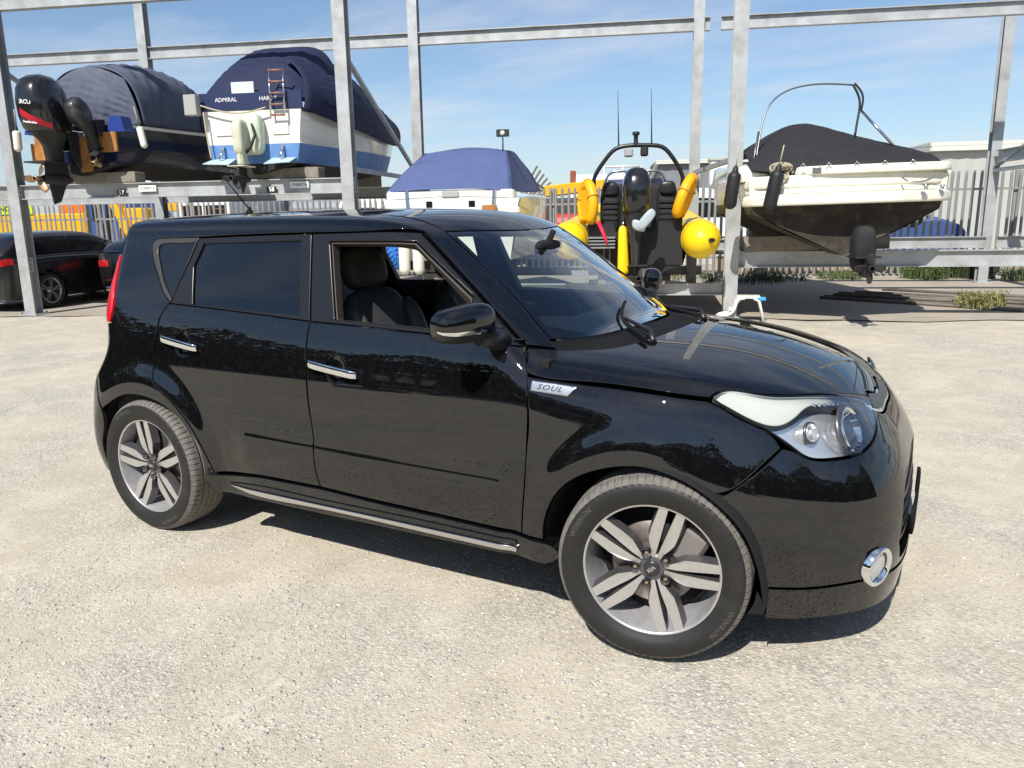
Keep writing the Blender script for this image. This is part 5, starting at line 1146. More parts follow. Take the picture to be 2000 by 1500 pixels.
# --- doors
fd_front = [(-.516, 1.054), (-.497, 1.026), (-.476, .982), (-.456, .856), (-.457, .707), (-.468, .552), (-.482, .385)]
fd_bot = [(-.484, .371), (-.823, .383), (-1.156, .391), (-1.447, .403)]
bs = [(-1.447, .403), (-1.461, .452), (-1.468, .52), (-1.468, .578), (-1.478, .693), (-1.488, .765), (-1.500, .919), (-1.509, 1.018), (-1.502, 1.100)]
belt_f = [(-1.502, 1.100), (-1.2, 1.093), (-.913, 1.084), (-.65, 1.072), (-.516, 1.054)]
def ell(cx, cz): return [[(cx+.052*math.cos(a), cz+.056*math.sin(a)) for a in np.linspace(0, 2*PI, 29)]]
HF, HR_ = (-1.347+.008, .9165-.002), (-2.277+.008, .962-.002)
FD = panel('front_door', 'side', [fd_front, fd_bot, bs, belt_f], PAINT, car, both=True, holes=[ell(*HF)], h=.0125)
ra_seam = [(-2.098, .371), (-2.144, .478), (-2.216, .589), (-2.30, .668), (-2.40, .732), (-2.446, .762), (-2.470, .815), (-2.466, .896), (-2.459, 1.012), (-2.448, 1.074), (-2.400, 1.139)]
belt_r = [(-2.400, 1.139), (-2.0, 1.124), (-1.502, 1.100)]
RD = panel('rear_door', 'side', [bs[::-1], [(-1.447, .403), (-1.613, .402), (-1.838, .398), (-2.098, .371)], ra_seam, belt_r], PAINT, car, both=True, holes=[ell(*HR_)], h=.0125)
# --- door window frames
top_f = [(-1.568, 1.459), (-1.32, 1.463), (-1.10, 1.465), (-1.045, 1.462)]
a_out = [(-1.045, 1.462), (-.764, 1.254), (-.516, 1.054)]
fopen = [[(-1.372, 1.114), (-1.463, 1.424)], [(-1.463, 1.424), (-1.035, 1.426)], [(-1.035, 1.426), (-.747, 1.226)], [(-.747, 1.226), (-.700, 1.090)], [(-.700, 1.090), (-.923, 1.103), (-1.372, 1.114)]]
panel('door_window_frame', 'side', [[(-1.502, 1.100), (-1.568, 1.459)], top_f, a_out, belt_f[::-1]], FRAME, car, holes=[fopen], both=True, off=-.003, depth=.03)
# rubber run channel round the open window
rub_in = [[(-1.365, 1.115), (-1.455, 1.418)], [(-1.455, 1.418), (-1.039, 1.420)], [(-1.039, 1.420), (-.749, 1.219)], [(-.749, 1.219), (-.707, 1.092)], [(-.707, 1.092), (-.923, 1.1045), (-1.365, 1.115)]]
panel('window_channel', 'side', fopen, RUBBER, car, holes=[rub_in], both=True, off=-.012, depth=.04, gap=0)
rglass = [[(-2.246, 1.412), (-1.626, 1.427)], [(-1.626, 1.427), (-1.574, 1.124)], [(-1.574, 1.124), (-2.238, 1.141)], [(-2.238, 1.141), (-2.285, 1.315)], [(-2.285, 1.315), (-2.246, 1.412)]]
panel('door_window_frame', 'side', [[(-1.506, 1.100), (-1.572, 1.459)], [(-1.572, 1.459), (-2.0, 1.449), (-2.284, 1.440)], [(-2.284, 1.440), (-2.340, 1.290), (-2.398, 1.140)], belt_r], FRAME, car, holes=[rglass], both=True, off=-.003, depth=.03)
rdg = panel('rear_door_glass', 'side', rglass, PRIV, car, both=True, off=-.012, depth=0, gap=-.006, edge=False)
rdg[1].location = (0, .012, -.275)      # the far rear window is wound down
qout = [[(-2.388, 1.146), (-2.427, 1.166), (-2.523, 1.263), (-2.582, 1.326), (-2.617, 1.382), (-2.624, 1.408), (-2.606, 1.428), (-2.567, 1.435), (-2.45, 1.438), (-2.284, 1.440)], [(-2.284, 1.440), (-2.340, 1.290), (-2.388, 1.146)]]
qin = [[(-2.385, 1.156), (-2.43, 1.196), (-2.476, 1.240), (-2.548, 1.336), (-2.573, 1.385), (-2.570, 1.402), (-2.55, 1.410), (-2.44, 1.415), (-2.302, 1.419)], [(-2.302, 1.419), (-2.345, 1.29), (-2.385, 1.156)]]
panel('quarter_window_trim', 'side', qout, GREYTR, car, holes=[qin], both=True, off=.001, depth=.02, gap=.001)
panel('quarter_glass', 'side', qin, PRIV, car, both=True, off=-.006, depth=0, gap=-.004, edge=False)
# --- body side frame: roof rail, windscreen pillar, rear pillar, rear wing in one
C3 = lambda L: [cyl(*p) for p in L]
def onside(L): return [cyl(x, -float(Wside(np.array(x), np.array(z))), z) for x, z in L]
rail = onside([(-2.284, 1.442), (-2.0, 1.452), (-1.567, 1.462), (-1.32, 1.466)])+C3([(-1.10, -.66, 1.470), (-1.047, -.628, 1.468)])
apl = C3([(-1.047, -.628, 1.468), (-.764, -.708, 1.259), (-.513, -.767, 1.058)])
apin = C3([(-.431, -.676, 1.038), (-.529, -.636, 1.113), (-.665, -.592, 1.221), (-.813, -.568, 1.329), (-1.005, -.537, 1.461)])
mold = C3([(-1.005, -.537, 1.464), (-1.25, -.545, 1.515), (-2.0, -.555, 1.53), (-2.80, -.535, 1.52), (-2.865, -.53, 1.515)])
rearedge = C3([(-2.865, -.53, 1.515), (-2.868, -.60, 1.47), (-2.874, -.66, 1.40), (-2.868, -.70, 1.34), (-2.850, -.735, 1.26), (-2.832, -.765, 1.195), (-2.812, -.803, 1.103), (-2.825, -.82, 1.03), (-2.87, -.835, .93), (-2.95, -.83, .82), (-2.975, -.825, .77)])
bump_r = C3([(-2.975, -.825, .77), (-2.93, -.86, .69), (-2.87, -.885, .60)])
ropen = [(-2.87, .600), (-2.772, .648+.008), (-2.648, .694), (-2.522, .695), (-2.404, .672), (-2.304, .625), (-2.219, .556), (-2.150, .465), (-2.105, .371)]
def arch_cyl(L): return onside(L)
panel('body_side', 'cyl', [rail, apl, [apl[-1], apin[0]], apin, mold, rearedge, bump_r, arch_cyl([(-2.87, .600), (-2.835, .618), (-2.772, .652), (-2.70, .682), (-2.62, .697), (-2.522, .695), (-2.404, .672), (-2.304, .625), (-2.219, .556), (-2.150, .462), (-2.107, .371)]),
    onside([(-2.107, .371), (-2.098, .371)]), onside(ra_seam), onside([(-2.400, 1.139), (-2.388, 1.146)]), onside(qout[0])], PAINT, car, both=True, h=.022)
panel('pillar_backing', 'cyl', [apl, [apl[-1], apin[0]], apin, [apin[-1], apl[0]]], LINE, car, both=True, off=-.030, gap=-.045, depth=0, edge=False, h=.03)
# --- roof, windscreen, bonnet, scuttle
ymold = [(x, .534 if x > -1.01 else .540 + .012*math.sin((x+1)/-1.8*PI)) for x in (-1.0, -1.25, -1.6, -2.0, -2.4, -2.8, -2.86)]
top_edge = [(-1.0, -.534), (-.945, -.35), (-.905, -.15), (-.897, 0), (-.905, .15), (-.945, .35), (-1.0, .534)]
panel('roof', 'top', [top_edge, [(x, y) for x, y in ymold], [(-2.86, .54), (-2.90, .3), (-2.91, 0), (-2.90, -.3), (-2.86, -.54)], [(x, -y) for x, y in ymold[::-1]]], PAINT, car, h=.035)
for sgn in (-1, 1):
    ml = [(x, sgn*(y+.0005)) for x, y in ymold]
    panel('roof_moulding', 'top', [[(x, y-.008) for x, y in ml], [(x, y+.008) for x, y in ml[::-1]]], TRIM, car, off=-.004, depth=.01, gap=0, edge=False, h=.03)
ws_side = [(-1.0, .534), (-.813, .566), (-.665, .588), (-.529, .632), (-.470, .655)]
gb = [(-.470, -.655), (-.436, -.590), (-.377, -.462), (-.298, -.240), (-.275, 0), (-.298, .240), (-.377, .462), (-.436, .590), (-.470, .655)]
panel('windscreen', 'top', [top_edge[::-1], [(x, -y) for x, y in ws_side], gb, ws_side[::-1]], WSG, car, off=-.003, depth=0, edge=False, h=.035)
# dark printed border inside the glass
wb_in = [[(-.955, -.505), (-.895, -.30), (-.862, 0), (-.895, .30), (-.955, .505)], [(-.955, .505), (-.80, .535), (-.66, .552), (-.515, .598)], [(-.515, .598), (-.410, .462), (-.325, .24), (-.302, 0), (-.325, -.24), (-.410, -.462), (-.515, -.598)], [(-.515, -.598), (-.66, -.552), (-.80, -.535), (-.955, -.505)]]
panel('windscreen_border', 'top', [top_edge[::-1], [(x, -y) for x, y in ws_side], gb, ws_side[::-1]], mat('car_glass_print', (.004, .004, .004), .25), car, holes=[wb_in], off=-.006, depth=0, edge=False, h=.03)
hr = [(-.431, -.672), (-.345, -.632), (-.261, -.576), (-.20, -.48), (-.146, -.304), (-.118, 0), (-.146, .304), (-.20, .48), (-.261, .576), (-.345, .632), (-.431, .672)]
panel('scuttle_panel', 'top', [gb, [(-.470, .655), (-.431, .672)], hr[::-1], [(-.431, -.672), (-.470, -.655)]], BLACKP, car, off=-.012, depth=.01, h=.03, gap=.001)
hz = lambda x, y: float(zh(np.array(x)))-.13*y*y
hs = C3([(-.506, -.772, 1.046), (-.490, -.80, 1.015), (-.470, -.835, .968), (-.455, -.832, .962), (-.24, -.815, .952), (-.08, -.804, .946), (.096, -.779, .930), (.160, -.760, .924)])
hc_ = chart_cast('nose', np.array([(-.335, .853), (-.2, .850), (-.1, .849), (0, .849)]))
hfront = C3([(.160, -.760, .924), (.183, -.727, .940), (.294, -.657, .932), (.407, -.552, .916), (.519, -.391, .888)]+[tuple(p) for p in hc_])
mirc = lambda L: [(x, PI-t) for x, t in L[::-1]]
hr_c = [cyl(x, y, hz(x, y)) for x, y in hr]
panel('bonnet', 'cyl', [[hr_c[0], hs[0]], hs, hfront, mirc(hfront), mirc(hs), [mirc(hs)[-1], hr_c[-1]], hr_c[::-1]], PAINT, car, h=.024)
# --- front wing, bumper, lip, sill
fopen_arch = [(.205, .620), (.116, .666), (.02, .690), (-.077, .690), (-.170, .667), (-.244, .634), (-.322, .568), (-.366, .487), (-.383, .423), (-.386, .371)]
panel('front_wing', 'side', [[(-.470, .958), (-.24, .944), (-.08, .937), (.096, .921), (.158, .915)], [(.158, .915), (.198, .898), (.27, .858), (.363, .806), (.389, .770)], [(.389, .770), (.330, .705), (.246, .632), (.205, .620)], fopen_arch, [(-.386, .371), (-.484, .371)], fd_front[::-1][:-2] + [(-.470, .958)]], PAINT, car, both=True, h=.018)
NS = lambda L: [nose(*p) for p in L]
bsd = NS([(.391, -.714, .769), (.330, -.77, .70), (.246, -.823, .627)]); barch = NS([(.215, -.835, .612), (.299, -.813, .534), (.347, -.796, .439), (.372, -.78, .335), (.377, -.775, .305)])
hlb = NS([(.611, -.273, .825), (.635, -.333, .789), (.639, -.405, .764), (.623, -.497, .736), (.587, -.564, .725), (.531, -.625, .724), (.463, -.677, .737), (.420, -.695, .760), (.391, -.714, .769)])
mirn = lambda L: [(-p, z) for p, z in L[::-1]]
gr_b = [(nose(.611, -.273, 0)[0], .825), (-.2, .795), (0, .79), (.2, .795), (-nose(.611, -.273, 0)[0], .825)]
lipz = NS([(.377, -.775, .305), (.50, -.70, .300), (.623, -.606, .305)])+[(-.45, .300), (-.2, .292), (0, .29)]
low_gr = [[(-.38, .40), (-.33, .57), (-.27, .615)], [(-.27, .615), (0, .63), (.27, .615)], [(.27, .615), (.33, .57), (.38, .40)], [(.38, .40), (.34, .325)], [(.34, .325), (0, .32), (-.34, .325)], [(-.34, .325), (-.38, .40)]]
panel('front_bumper', 'nose', [hlb, bsd, [bsd[-1], barch[0]], barch, lipz, mirn(lipz), mirn(barch), [mirn(barch)[-1], mirn(bsd)[0]], mirn(bsd), mirn(hlb), gr_b[::-1]], PAINT, car, holes=[low_gr], h=.022)
panel('lower_grille', 'nose', low_gr, BLACKP, car, off=-.045, depth=0, gap=-.01, edge=False, h=.03)
for zb in (.37, .42, .47, .52, .565):
    panel('grille_bar', 'nose', [[(-.30, zb), (0, zb+.004), (.30, zb)], [(.30, zb+.016), (0, zb+.02), (-.30, zb+.016)]], TRIM, car, off=-.02, depth=.03, gap=0, h=.03)
lb = [(nose(.375, -.767, 0)[0], .192), (nose(.461, -.717, 0)[0], .187), (nose(.556, -.66, 0)[0], .187), (nose(.66, -.55, 0)[0], .183), (-.30, .178), (0, .176)]
panel('bumper_lip', 'nose', [lipz, mirn(lipz), [mirn(lipz)[-1], mirn(lb)[0]] if 0 else [(-lb[0][0], .30), (-lb[0][0], .192)], mirn(lb), lb[::-1], [lb[0], (lb[0][0], .30)]], PAINT, car, h=.02, off=.004, depth=.03)
# upper grille between the lamps, with emblem plinth
gu = [[(-.29, .822), (-.2, .797), (0, .792), (.2, .797), (.29, .822)], [(.29, .822), (.31, .842), (.2, .843), (0, .843), (-.2, .843), (-.31, .842), (-.29, .822)]]
panel('upper_grille', 'nose', gu, CHROME, car, off=-.002, depth=.02, h=.02)
panel('upper_grille_mesh', 'nose', [[(-.265, .822), (-.19, .805), (0, .800), (.19, .805), (.265, .822)], [(.265, .822), (.25, .834), (0, .835), (-.25, .834), (-.265, .822)]], FRAME, car, off=.001, depth=.02, h=.02)
# sill
panel('side_skirt', 'side', [[(-2.140, .363), (-2.098, .363), (-1.838, .390), (-1.613, .394), (-1.447, .395), (-1.156, .383), (-.823, .375), (-.484, .363), (-.384, .361)], [(-.384, .361), (-.338, .348), (-.322, .320), (-.334, .303), (-.381, .274)], [(-.381, .274), (-1.347, .276), (-2.073, .274)], [(-2.073, .274), (-2.101, .276), (-2.125, .296), (-2.140, .363)]], PAINT, car, both=True, off=.004, depth=.05)
panel('sill_strip', 'side', [[(-2.012, .327), (-1.54, .325), (-1.0, .322), (-.505, .316)], [(-.505, .316), (-.499, .306), (-.507, .296)], [(-.507, .296), (-1.0, .303), (-1.54, .306), (-1.96, .317), (-2.012, .327)]], DULLCH, car, both=True, off=.016, depth=.014, gap=0)
panel('sill_step', 'side', [[(-2.02, .333), (-1.9, .347), (-1.54, .350), (-1.0, .349), (-.505, .340)], [(-.505, .340), (-.505, .321)], [(-.505, .321), (-1.0, .327), (-1.54, .329), (-2.02, .330)]], PAINT, car, both=True, off=.010, depth=.02, gap=0)
# --- rear: bumper, tailgate, lamps, rear window
tl = lambda x, y, z: (math.atan2(-y, -(x+2.2)), z)
TL = lambda L: [tl(*p) for p in L]
a0 = tl(-2.87, -.885, .6)[0]; a1 = tl(-2.975, -.825, .77)[0]; aL = tl(-2.90, -.88, .3)[0]
panel('rear_bumper', 'tail', [[(a0, .60), (tl(-2.93, -.86, 0)[0], .69), (a1, .77)], [(a1, .77), (.4, .765), (0, .76), (-.4, .765), (-a1, .77)], [(-a1, .77), (-tl(-2.93, -.86, 0)[0], .69), (-a0, .60)], [(-a0, .60), (-a0, .50), (-tl(-2.905, -.89, 0)[0], .44), (-tl(-2.915, -.89, 0)[0], .25)], [(-tl(-2.915, -.89, 0)[0], .25), (0, .22), (tl(-2.915, -.89, 0)[0], .25)], [(tl(-2.915, -.89, 0)[0], .25), (tl(-2.905, -.89, 0)[0], .44), (a0, .50), (a0, .60)]], PAINT, car, h=.03, step=.02)
tlr = TL([(-2.872, -.69, 1.35), (-2.851, -.735, 1.26), (-2.833, -.765, 1.195), (-2.813, -.803, 1.103), (-2.826, -.82, 1.03)])
tll = [(tlr[-1][0]-.20, 1.00), (tlr[2][0]-.17, 1.19), (tlr[0][0]-.10, 1.36)]
lampL = [tlr, [tlr[-1], tll[0]], tll, [tll[-1], tlr[0]]]
panel('tail_lamp', 'tail', lampL, REDL, car, both=True, h=.02, off=.006, depth=.03, step=.02)
rb = TL([(-2.826, -.82, 1.03), (-2.87, -.835, .93), (-2.95, -.83, .82), (-2.975, -.825, .77)])
rt = TL([(-2.866, -.53, 1.50), (-2.869, -.61, 1.45), (-2.872, -.69, 1.35)])
gw = [[(-.55, 1.12), (-.52, 1.42)], [(-.52, 1.42), (0, 1.44), (.52, 1.42)], [(.52, 1.42), (.55, 1.12)], [(.55, 1.12), (0, 1.10), (-.55, 1.12)]]
panel('tailgate', 'tail', [rt, [rt[-1], tll[-1]], tll[::-1], [tll[0], rb[0]], rb, [(rb[-1][0], .772), (.4, .768), (0, .765), (-.4, .768), (-rb[-1][0], .772)], mirn(rb), [mirn(rb)[-1], (-tll[0][0], tll[0][1])], [(-p, z) for p, z in tll], [(-tll[-1][0], tll[-1][1]), mirn(rt)[0]], mirn(rt), [(-rt[0][0], 1.505), (0, 1.52), (rt[0][0], 1.505)]], PAINT, car, holes=[gw], h=.04, step=.025)
panel('rear_window', 'tail', gw, PRIV, car, off=-.006, depth=0, gap=-.004, edge=False, h=.05, step=.03)
# --- headlamps
def pt(ch, u, v, off=0):
    P = chart_cast(ch, np.array([[u, v]])); n = grad(P); return Vector(P[0]+n[0]*off), Vector(n[0])
HL = NS([(.166, -.752, .928), (.183, -.729, .940), (.294, -.657, .932), (.407, -.552, .916), (.519, -.391, .888), (.572, -.295, .862)])
HLf = NS([(.572, -.295, .862), (.600, -.272, .838), (.635, -.333, .793), (.639, -.405, .768), (.623, -.497, .740), (.587, -.564, .729), (.531, -.625, .728), (.463, -.677, .740), (.426, -.692, .767), (.363, -.715, .813), (.270, -.746, .865), (.198, -.755, .907), (.166, -.752, .928)])
hl_obj = panel('headlight', 'nose', [HL, HLf], CLEARP, car, both=True, h=.015, off=.002, depth=.0, gap=.003, edge=False)
BOWL = mat('car_lamp_housing', (.10, .10, .11), .30, .6)
for m, hp in zip((False, True), hl_obj):
    s = -1 if not m else 1
    def sub(name, ch, outer, material, **k):
        o = panel(name, ch, outer, material, hp, mirror=m, **k); return o[0]
    sub('lamp_housing', 'nose', [HL, HLf], REFL, h=.02, off=-.035, depth=-.03, gap=.004, edge=False)
    # white light guide along the upper edge
    up = NS([(.178, -.748, .921), (.19, -.731, .934), (.294, -.660, .927), (.407, -.556, .911), (.519, -.396, .883), (.568, -.305, .857)])
    lo = NS([(.560, -.340, .845), (.50, -.44, .872), (.40, -.575, .880), (.372, -.60, .862), (.33, -.655, .838), (.275, -.712, .862), (.21, -.745, .905)])
    sub('light_guide', 'nose', [up, [up[-1], lo[0]], lo, [lo[-1], up[0]]], PLASTW, h=.015, off=-.010, depth=.02, gap=.001)
    dn = [(p_, z_-.014) for p_, z_ in lo]
    sub('lamp_bezel', 'nose', [lo, [lo[-1], dn[-1]], dn[::-1], [dn[0], lo[0]]], BLACKP, h=.015, off=-.012, depth=.02, gap=.0005)
    for k in range(7):
        t = k/6; c, n = pt('nose', *nose(.43+.085*t, -.53+.12*t, .887-.014*t), off=-.006); c.y *= -s; n.y *= -s
        mb = MB(); mb.lathe([(0, .004), (.006, .003), (.008, 0)], 10, 'X', c, M=n.to_track_quat('X', 'Z').to_matrix()); mb.build('lamp_bead', CHROME, hp)
    # projector bowl
    for nm, (cx_, cy_, cz_), rad in (('projector', (.578, -.495, .803), .070), ('indicator_bulb', (.462, -.625, .812), .028)):
        c, n = pt('nose', *nose(cx_, cy_, cz_), off=-.012); c.y *= -s; n.y *= -s; n = (n+Vector((.8, 0, 0))).normalized()
        Mq = n.to_track_quat('X', 'Z').to_matrix()
        mb = MB(); mb.lathe([(rad*1.12, .004), (rad*1.06, .008), (rad, .004), (rad*.9, -.015), (rad*.55, -.03)], 28, 'X', c, M=Mq); mb.build(nm, CHROME if rad > .04 else REFL, hp)
        mb = MB(); mb.lathe([(rad*1.34, -.006), (rad*1.30, .002), (rad*1.14, .003)], 32, 'X', c, M=Mq); mb.build('lamp_surround', BOWL, hp)
        mb = MB(); mb.lathe([(0, .008), (rad*.3, .004), (rad*.5, -.008), (rad*.6, -.03)], 24, 'X', c, M=Mq); mb.build('lens', mat('car_projector_lens', (.62, .64, .66), .03, .0, 1.0, coat=1), hp)
# --- fog lamps
for s in (-1, 1):
    c, n = pt('nose', *nose(.69, -.532, .345)); n = (n+Vector((.30, 0, 0))).normalized(); c = c+n*.004; c.y *= -s; n.y *= -s
    if s > 0: pass
    Mq = n.to_track_quat('X', 'Z').to_matrix()
    mb = MB(); mb.lathe([(.070, -.03), (.070, .006), (.066, .010), (.056, .008), (.052, -.006)], 32, 'X', c, M=Mq); fg = mb.build('fog_lamp', CHROME, car)
    mb = MB(); mb.lathe([(0, .004), (.03, .002), (.053, -.004)], 32, 'X', c, M=Mq); mb.build('lens', mat('car_fog_lens', (.55, .57, .58), .08, .4, coat=1), fg)
# front number plate on its plinth
G = []
for zz_ in (.375, .475):
    G.append([tuple(pt('nose', ph, zz_, -.004)[0]) for ph in np.linspace(-.24, .24, 13)])
mb = MB(); mb.grid(np.array(G)); np_ = mb.build('number_plate', BLACKP, car); np_.modifiers.new('thickness', 'SOLIDIFY').thickness = -.012
# --- door handles
for (x0, z0, x1, z1), nm in (((-1.478, .931, -1.216, .902), 'F'), ((-2.404, .977, -2.150, .947), 'R')):
    for s in (-1, 1):
        xc, zc = (x0+x1)/2, (z0+z1)/2; P, n = pt('side', xc, zc)
        # bowl
        th = np.linspace(0, 2*PI, 29)[:-1]; rings = []
        for rr, dp in ((1.03, -.004), (.97, -.006), (.88, -.012), (.5, -.020), (.01, -.022)):
            U = np.stack([xc+.008+.052*rr*np.cos(th), zc-.002+.056*rr*np.sin(th)], 1); Q = chart_cast('side', U); Q = Q+grad(Q)*dp; Q[:, 1] *= -s; rings.append(Q)
        # grip: bar following the door, bowed outward
        t = np.linspace(0, 1, 15); G = []
        for tt in t:
            xx, zz_ = x0+(x1-x0)*tt, z0+(z1-z0)*tt; q, nn = pt('side', xx, zz_); o_ = .010+.022*math.sin(PI*min(max(tt, .001), .999))**.25
            hh = .0175*(1-.20*abs(2*tt-1)**8); sec = []
            for a in np.linspace(0, 2*PI, 13)[:-1]:
                ca, sa = math.cos(a), math.sin(a); e = .5
                sec.append(q+nn*(o_+.008*abs(ca)**e*(1 if ca > 0 else -1))+Vector((0, 0, 1))*(hh*abs(sa)**e*(1 if sa > 0 else -1)))
            G.append([(p.x, p.y*-s, p.z) for p in sec])
        mb = MB(); mb.grid(np.array(G), closed_v=True); mb.add(G[0], [tuple(range(12))]); mb.add(G[-1], [tuple(range(12))])
        dr = (FD if nm == 'F' else RD)[0 if s < 0 else 1]
        mb.build('door_handle', CHROME, dr)
        mb = MB(); mb.grid(np.array(rings), closed_v=True); mb.build('handle_bowl', PAINT, dr)
# --- door mirrors
for s in (-1, 1):
    cx_, cy_, cz_ = -.655, -.975, 1.150
    P = []; na, nb_ = 22, 30
    ax_out = Vector((-.36, -.93, -.03)).normalized()   # long axis of the housing, out and back
    ax_f = Vector((.93, -.36, .04)).normalized(); ax_u = Vector((.0, -.03, 1)).normalized()
    for i in range(na+1):
        v = -PI/2+PI*i/na; row = []
        for j in range(nb_):
            a = 2*PI*j/nb_; sp = lambda c_, e: (abs(c_)**e)*(1 if c_ >= 0 else -1)
            l = sp(math.sin(v), .62)*.125; rc = sp(math.cos(v), .55)
            fw = sp(math.cos(a), .8)*rc*(.075 if math.cos(a) > 0 else .035); uu = sp(math.sin(a), .72)*rc*.070*(1-.12*(l/.125))
            uu *= (1.0 if uu > 0 else .92)
            p = Vector((cx_, cy_, cz_))+ax_out*l+ax_f*fw+ax_u*uu; row.append((p.x, p.y*-s, p.z))
        P.append(row)
    P = np.array(P)
    mb = MB(); mb.grid(P, closed_v=True); mi = mb.build('door_mirror', PAINT, car)
    # indicator strip round the front
    def mir_pt(l, a, o_=1.0):
        sp = lambda c_, e: (abs(c_)**e)*(1 if c_ >= 0 else -1)
        sv = sp(l/.125, 1/.62); cv = math.sqrt(max(0, 1-sv*sv)); rc = sp(cv, .55)
        fw = sp(math.cos(a), .8)*rc*(.075 if math.cos(a) > 0 else .035); uu = sp(math.sin(a), .72)*rc*.070*(1-.12*(l/.125)); uu *= (1.0 if uu > 0 else .92)
        p = Vector((cx_, cy_, cz_))+ax_out*l+ax_f*fw*o_+ax_u*uu*o_+ax_out*(.002 if l > .11 else 0); return (p.x, p.y*-s, p.z)
    G = []
    for l in np.linspace(-.055, .1235, 30):
        w = 1-max(0, (-l-.03)/.03)*.8
        G.append([mir_pt(l, a, 1.03) for a in (-.22-.13*w, -.22-.06*w, -.22, -.22+.04*w, -.22+.08*w)])
    mb = MB(); mb.grid(np.array(G)); mb.build('indicator_strip', CHROME, mi)
    # lower satin shell
    G = []
    for l in np.linspace(-.12, .122, 26): G.append([mir_pt(l, a, 1.012) for a in np.linspace(-.40, -PI+.2, 12)])
    mb = MB(); mb.grid(np.array(G)); mb.build('lower_shell', TRIM, mi)
    # stalk and sail
    mb = MB(); mb.tube([(-.60, .80*s, 1.075), (-.60, .87*s, 1.09), (-.615, .93*s, 1.10)], [.045, .038, .03], 12); mb.build('mirror_stalk', TRIM, mi)
    gl = [mir_pt(l, PI+a, 1.01) for l, a in ((-.09, .6), (.09, .6), (.11, 0), (.09, -.6), (-.09, -.6), (-.11, 0))]
    mb = MB(); mb.add(gl, [tuple(range(6))]); mb.build('mirror_glass', mat('mirror_silver', (.8, .82, .83), .02, 1), mi)
    sail = [[(-.742, 1.222), (-.53, 1.066)], [(-.53, 1.066), (-.698, 1.083)], [(-.698, 1.083), (-.742, 1.222)]]
    if s < 0: panel('mirror_sail', 'side', sail, TRIM, car, both=True, off=.001, depth=.02, gap=.003)
# --- badge on the wing
bd = panel('wing_badge', 'side', [[(-.448, .944), (-.278, .933)], [(-.278, .933), (-.306, .902)], [(-.306, .902), (-.447, .911)], [(-.447, .911), (-.448, .944)]], BADGE, car, both=True, off=.006, depth=.008, gap=0, h=.01)
v, f = text_mesh('SOUL', .030, .0006, shear=.35, spacing=1.15)
for s, b in zip((-1, 1), bd):
    U = np.array([(-.378+p.x*1.18 if s < 0 else -.378-p.x*1.18, .9225+p.y*.8-.06*(p.x if s < 0 else -p.x)) for p in v]); Q = chart_cast('side', U); Q = Q+grad(Q)*.0075; Q[:, 1] *= -s
    mb = MB(); mb.add(Q, f); mb.build('lettering', INK, b)
# --- wipers
for (bx, by, ex, ey, n_) in ((-.17, -.46, -.42, -.02, 0), (-.13, .10, -.40, .52, 1)):
    pts = []
    for t in np.linspace(0, 1, 12):
        U = np.array([[bx+(ex-bx)*t-.05*math.sin(PI*t), by+(ey-by)*t]]); Q = chart_cast('top', U)[0]; pts.append(Vector(Q)+Vector((.006, 0, .018)))
    mb = MB(); mb.tube(pts, [.009]*6+[.007]*6, 6); wp = mb.build('wiper', BLACKP, car)
    mb = MB(); p0 = Vector(chart_cast('top', np.array([[bx+.03, by+.02]]))[0]); mb.tube([p0, p0+Vector((-.03, .05, .035)), pts[6]+Vector((0, 0, .006))], [.014, .010, .007], 8); mb.build('wiper_arm', TRIM, wp)
# --- wheels
def build_wheel(name, steer_face):
    """outer face towards -Y, centred on the hub"""
    w = empty(name, (0, 0, 0), 0, car)
    return w
def tyre_mesh():
    prof = [(.232, .100, 0), (.243, .104, 0), (.252, .110, 0), (.268, .116, 0), (.288, .1185, 0), (.302, .1165, 0), (.312, .111, 0), (.319, .104, 1), (.3265, .095, 1), (.3300, .083, 1), (.3318, .066, 1)]
    gro = [(.3322, .058), (.3255, .056), (.3255, .046), (.3328, .044), (.3332, .022), (.3262, .020), (.3262, .009), (.3335, .007)]
    full = [(r, -y, k) for r, y, k in prof]+[(r, -y, 0) for r, y in gro]
    full = full+[(r, -y, k) for r, y, k in full[::-1]]
    NS_ = 76; v = []; m = len(full)
    angs = []
    for k in range(NS_):
        a = 2*PI*k/NS_; st = 2*PI/NS_
        angs += [(a, 0), (a+st*.80, 0), (a+st*.84, 1), (a+st*.96, 1)]
    for a, g in angs:
        for r, y, k in full:
            rr = r-(.0045 if (g and k) else 0); v.append((rr*math.cos(a), y, rr*math.sin(a)))
    f = []; n = len(angs); side = []; tread = []
    for i in range(n):
        for j in range(m-1):
            q = (i*m+j, i*m+j+1, ((i+1) % n)*m+j+1, ((i+1) % n)*m+j)
            (side if (j < 6 or j > m-8) else tread).append(q)
    return v, side, tread
TV, TS, TT = tyre_mesh()
FACE_Y = -.092
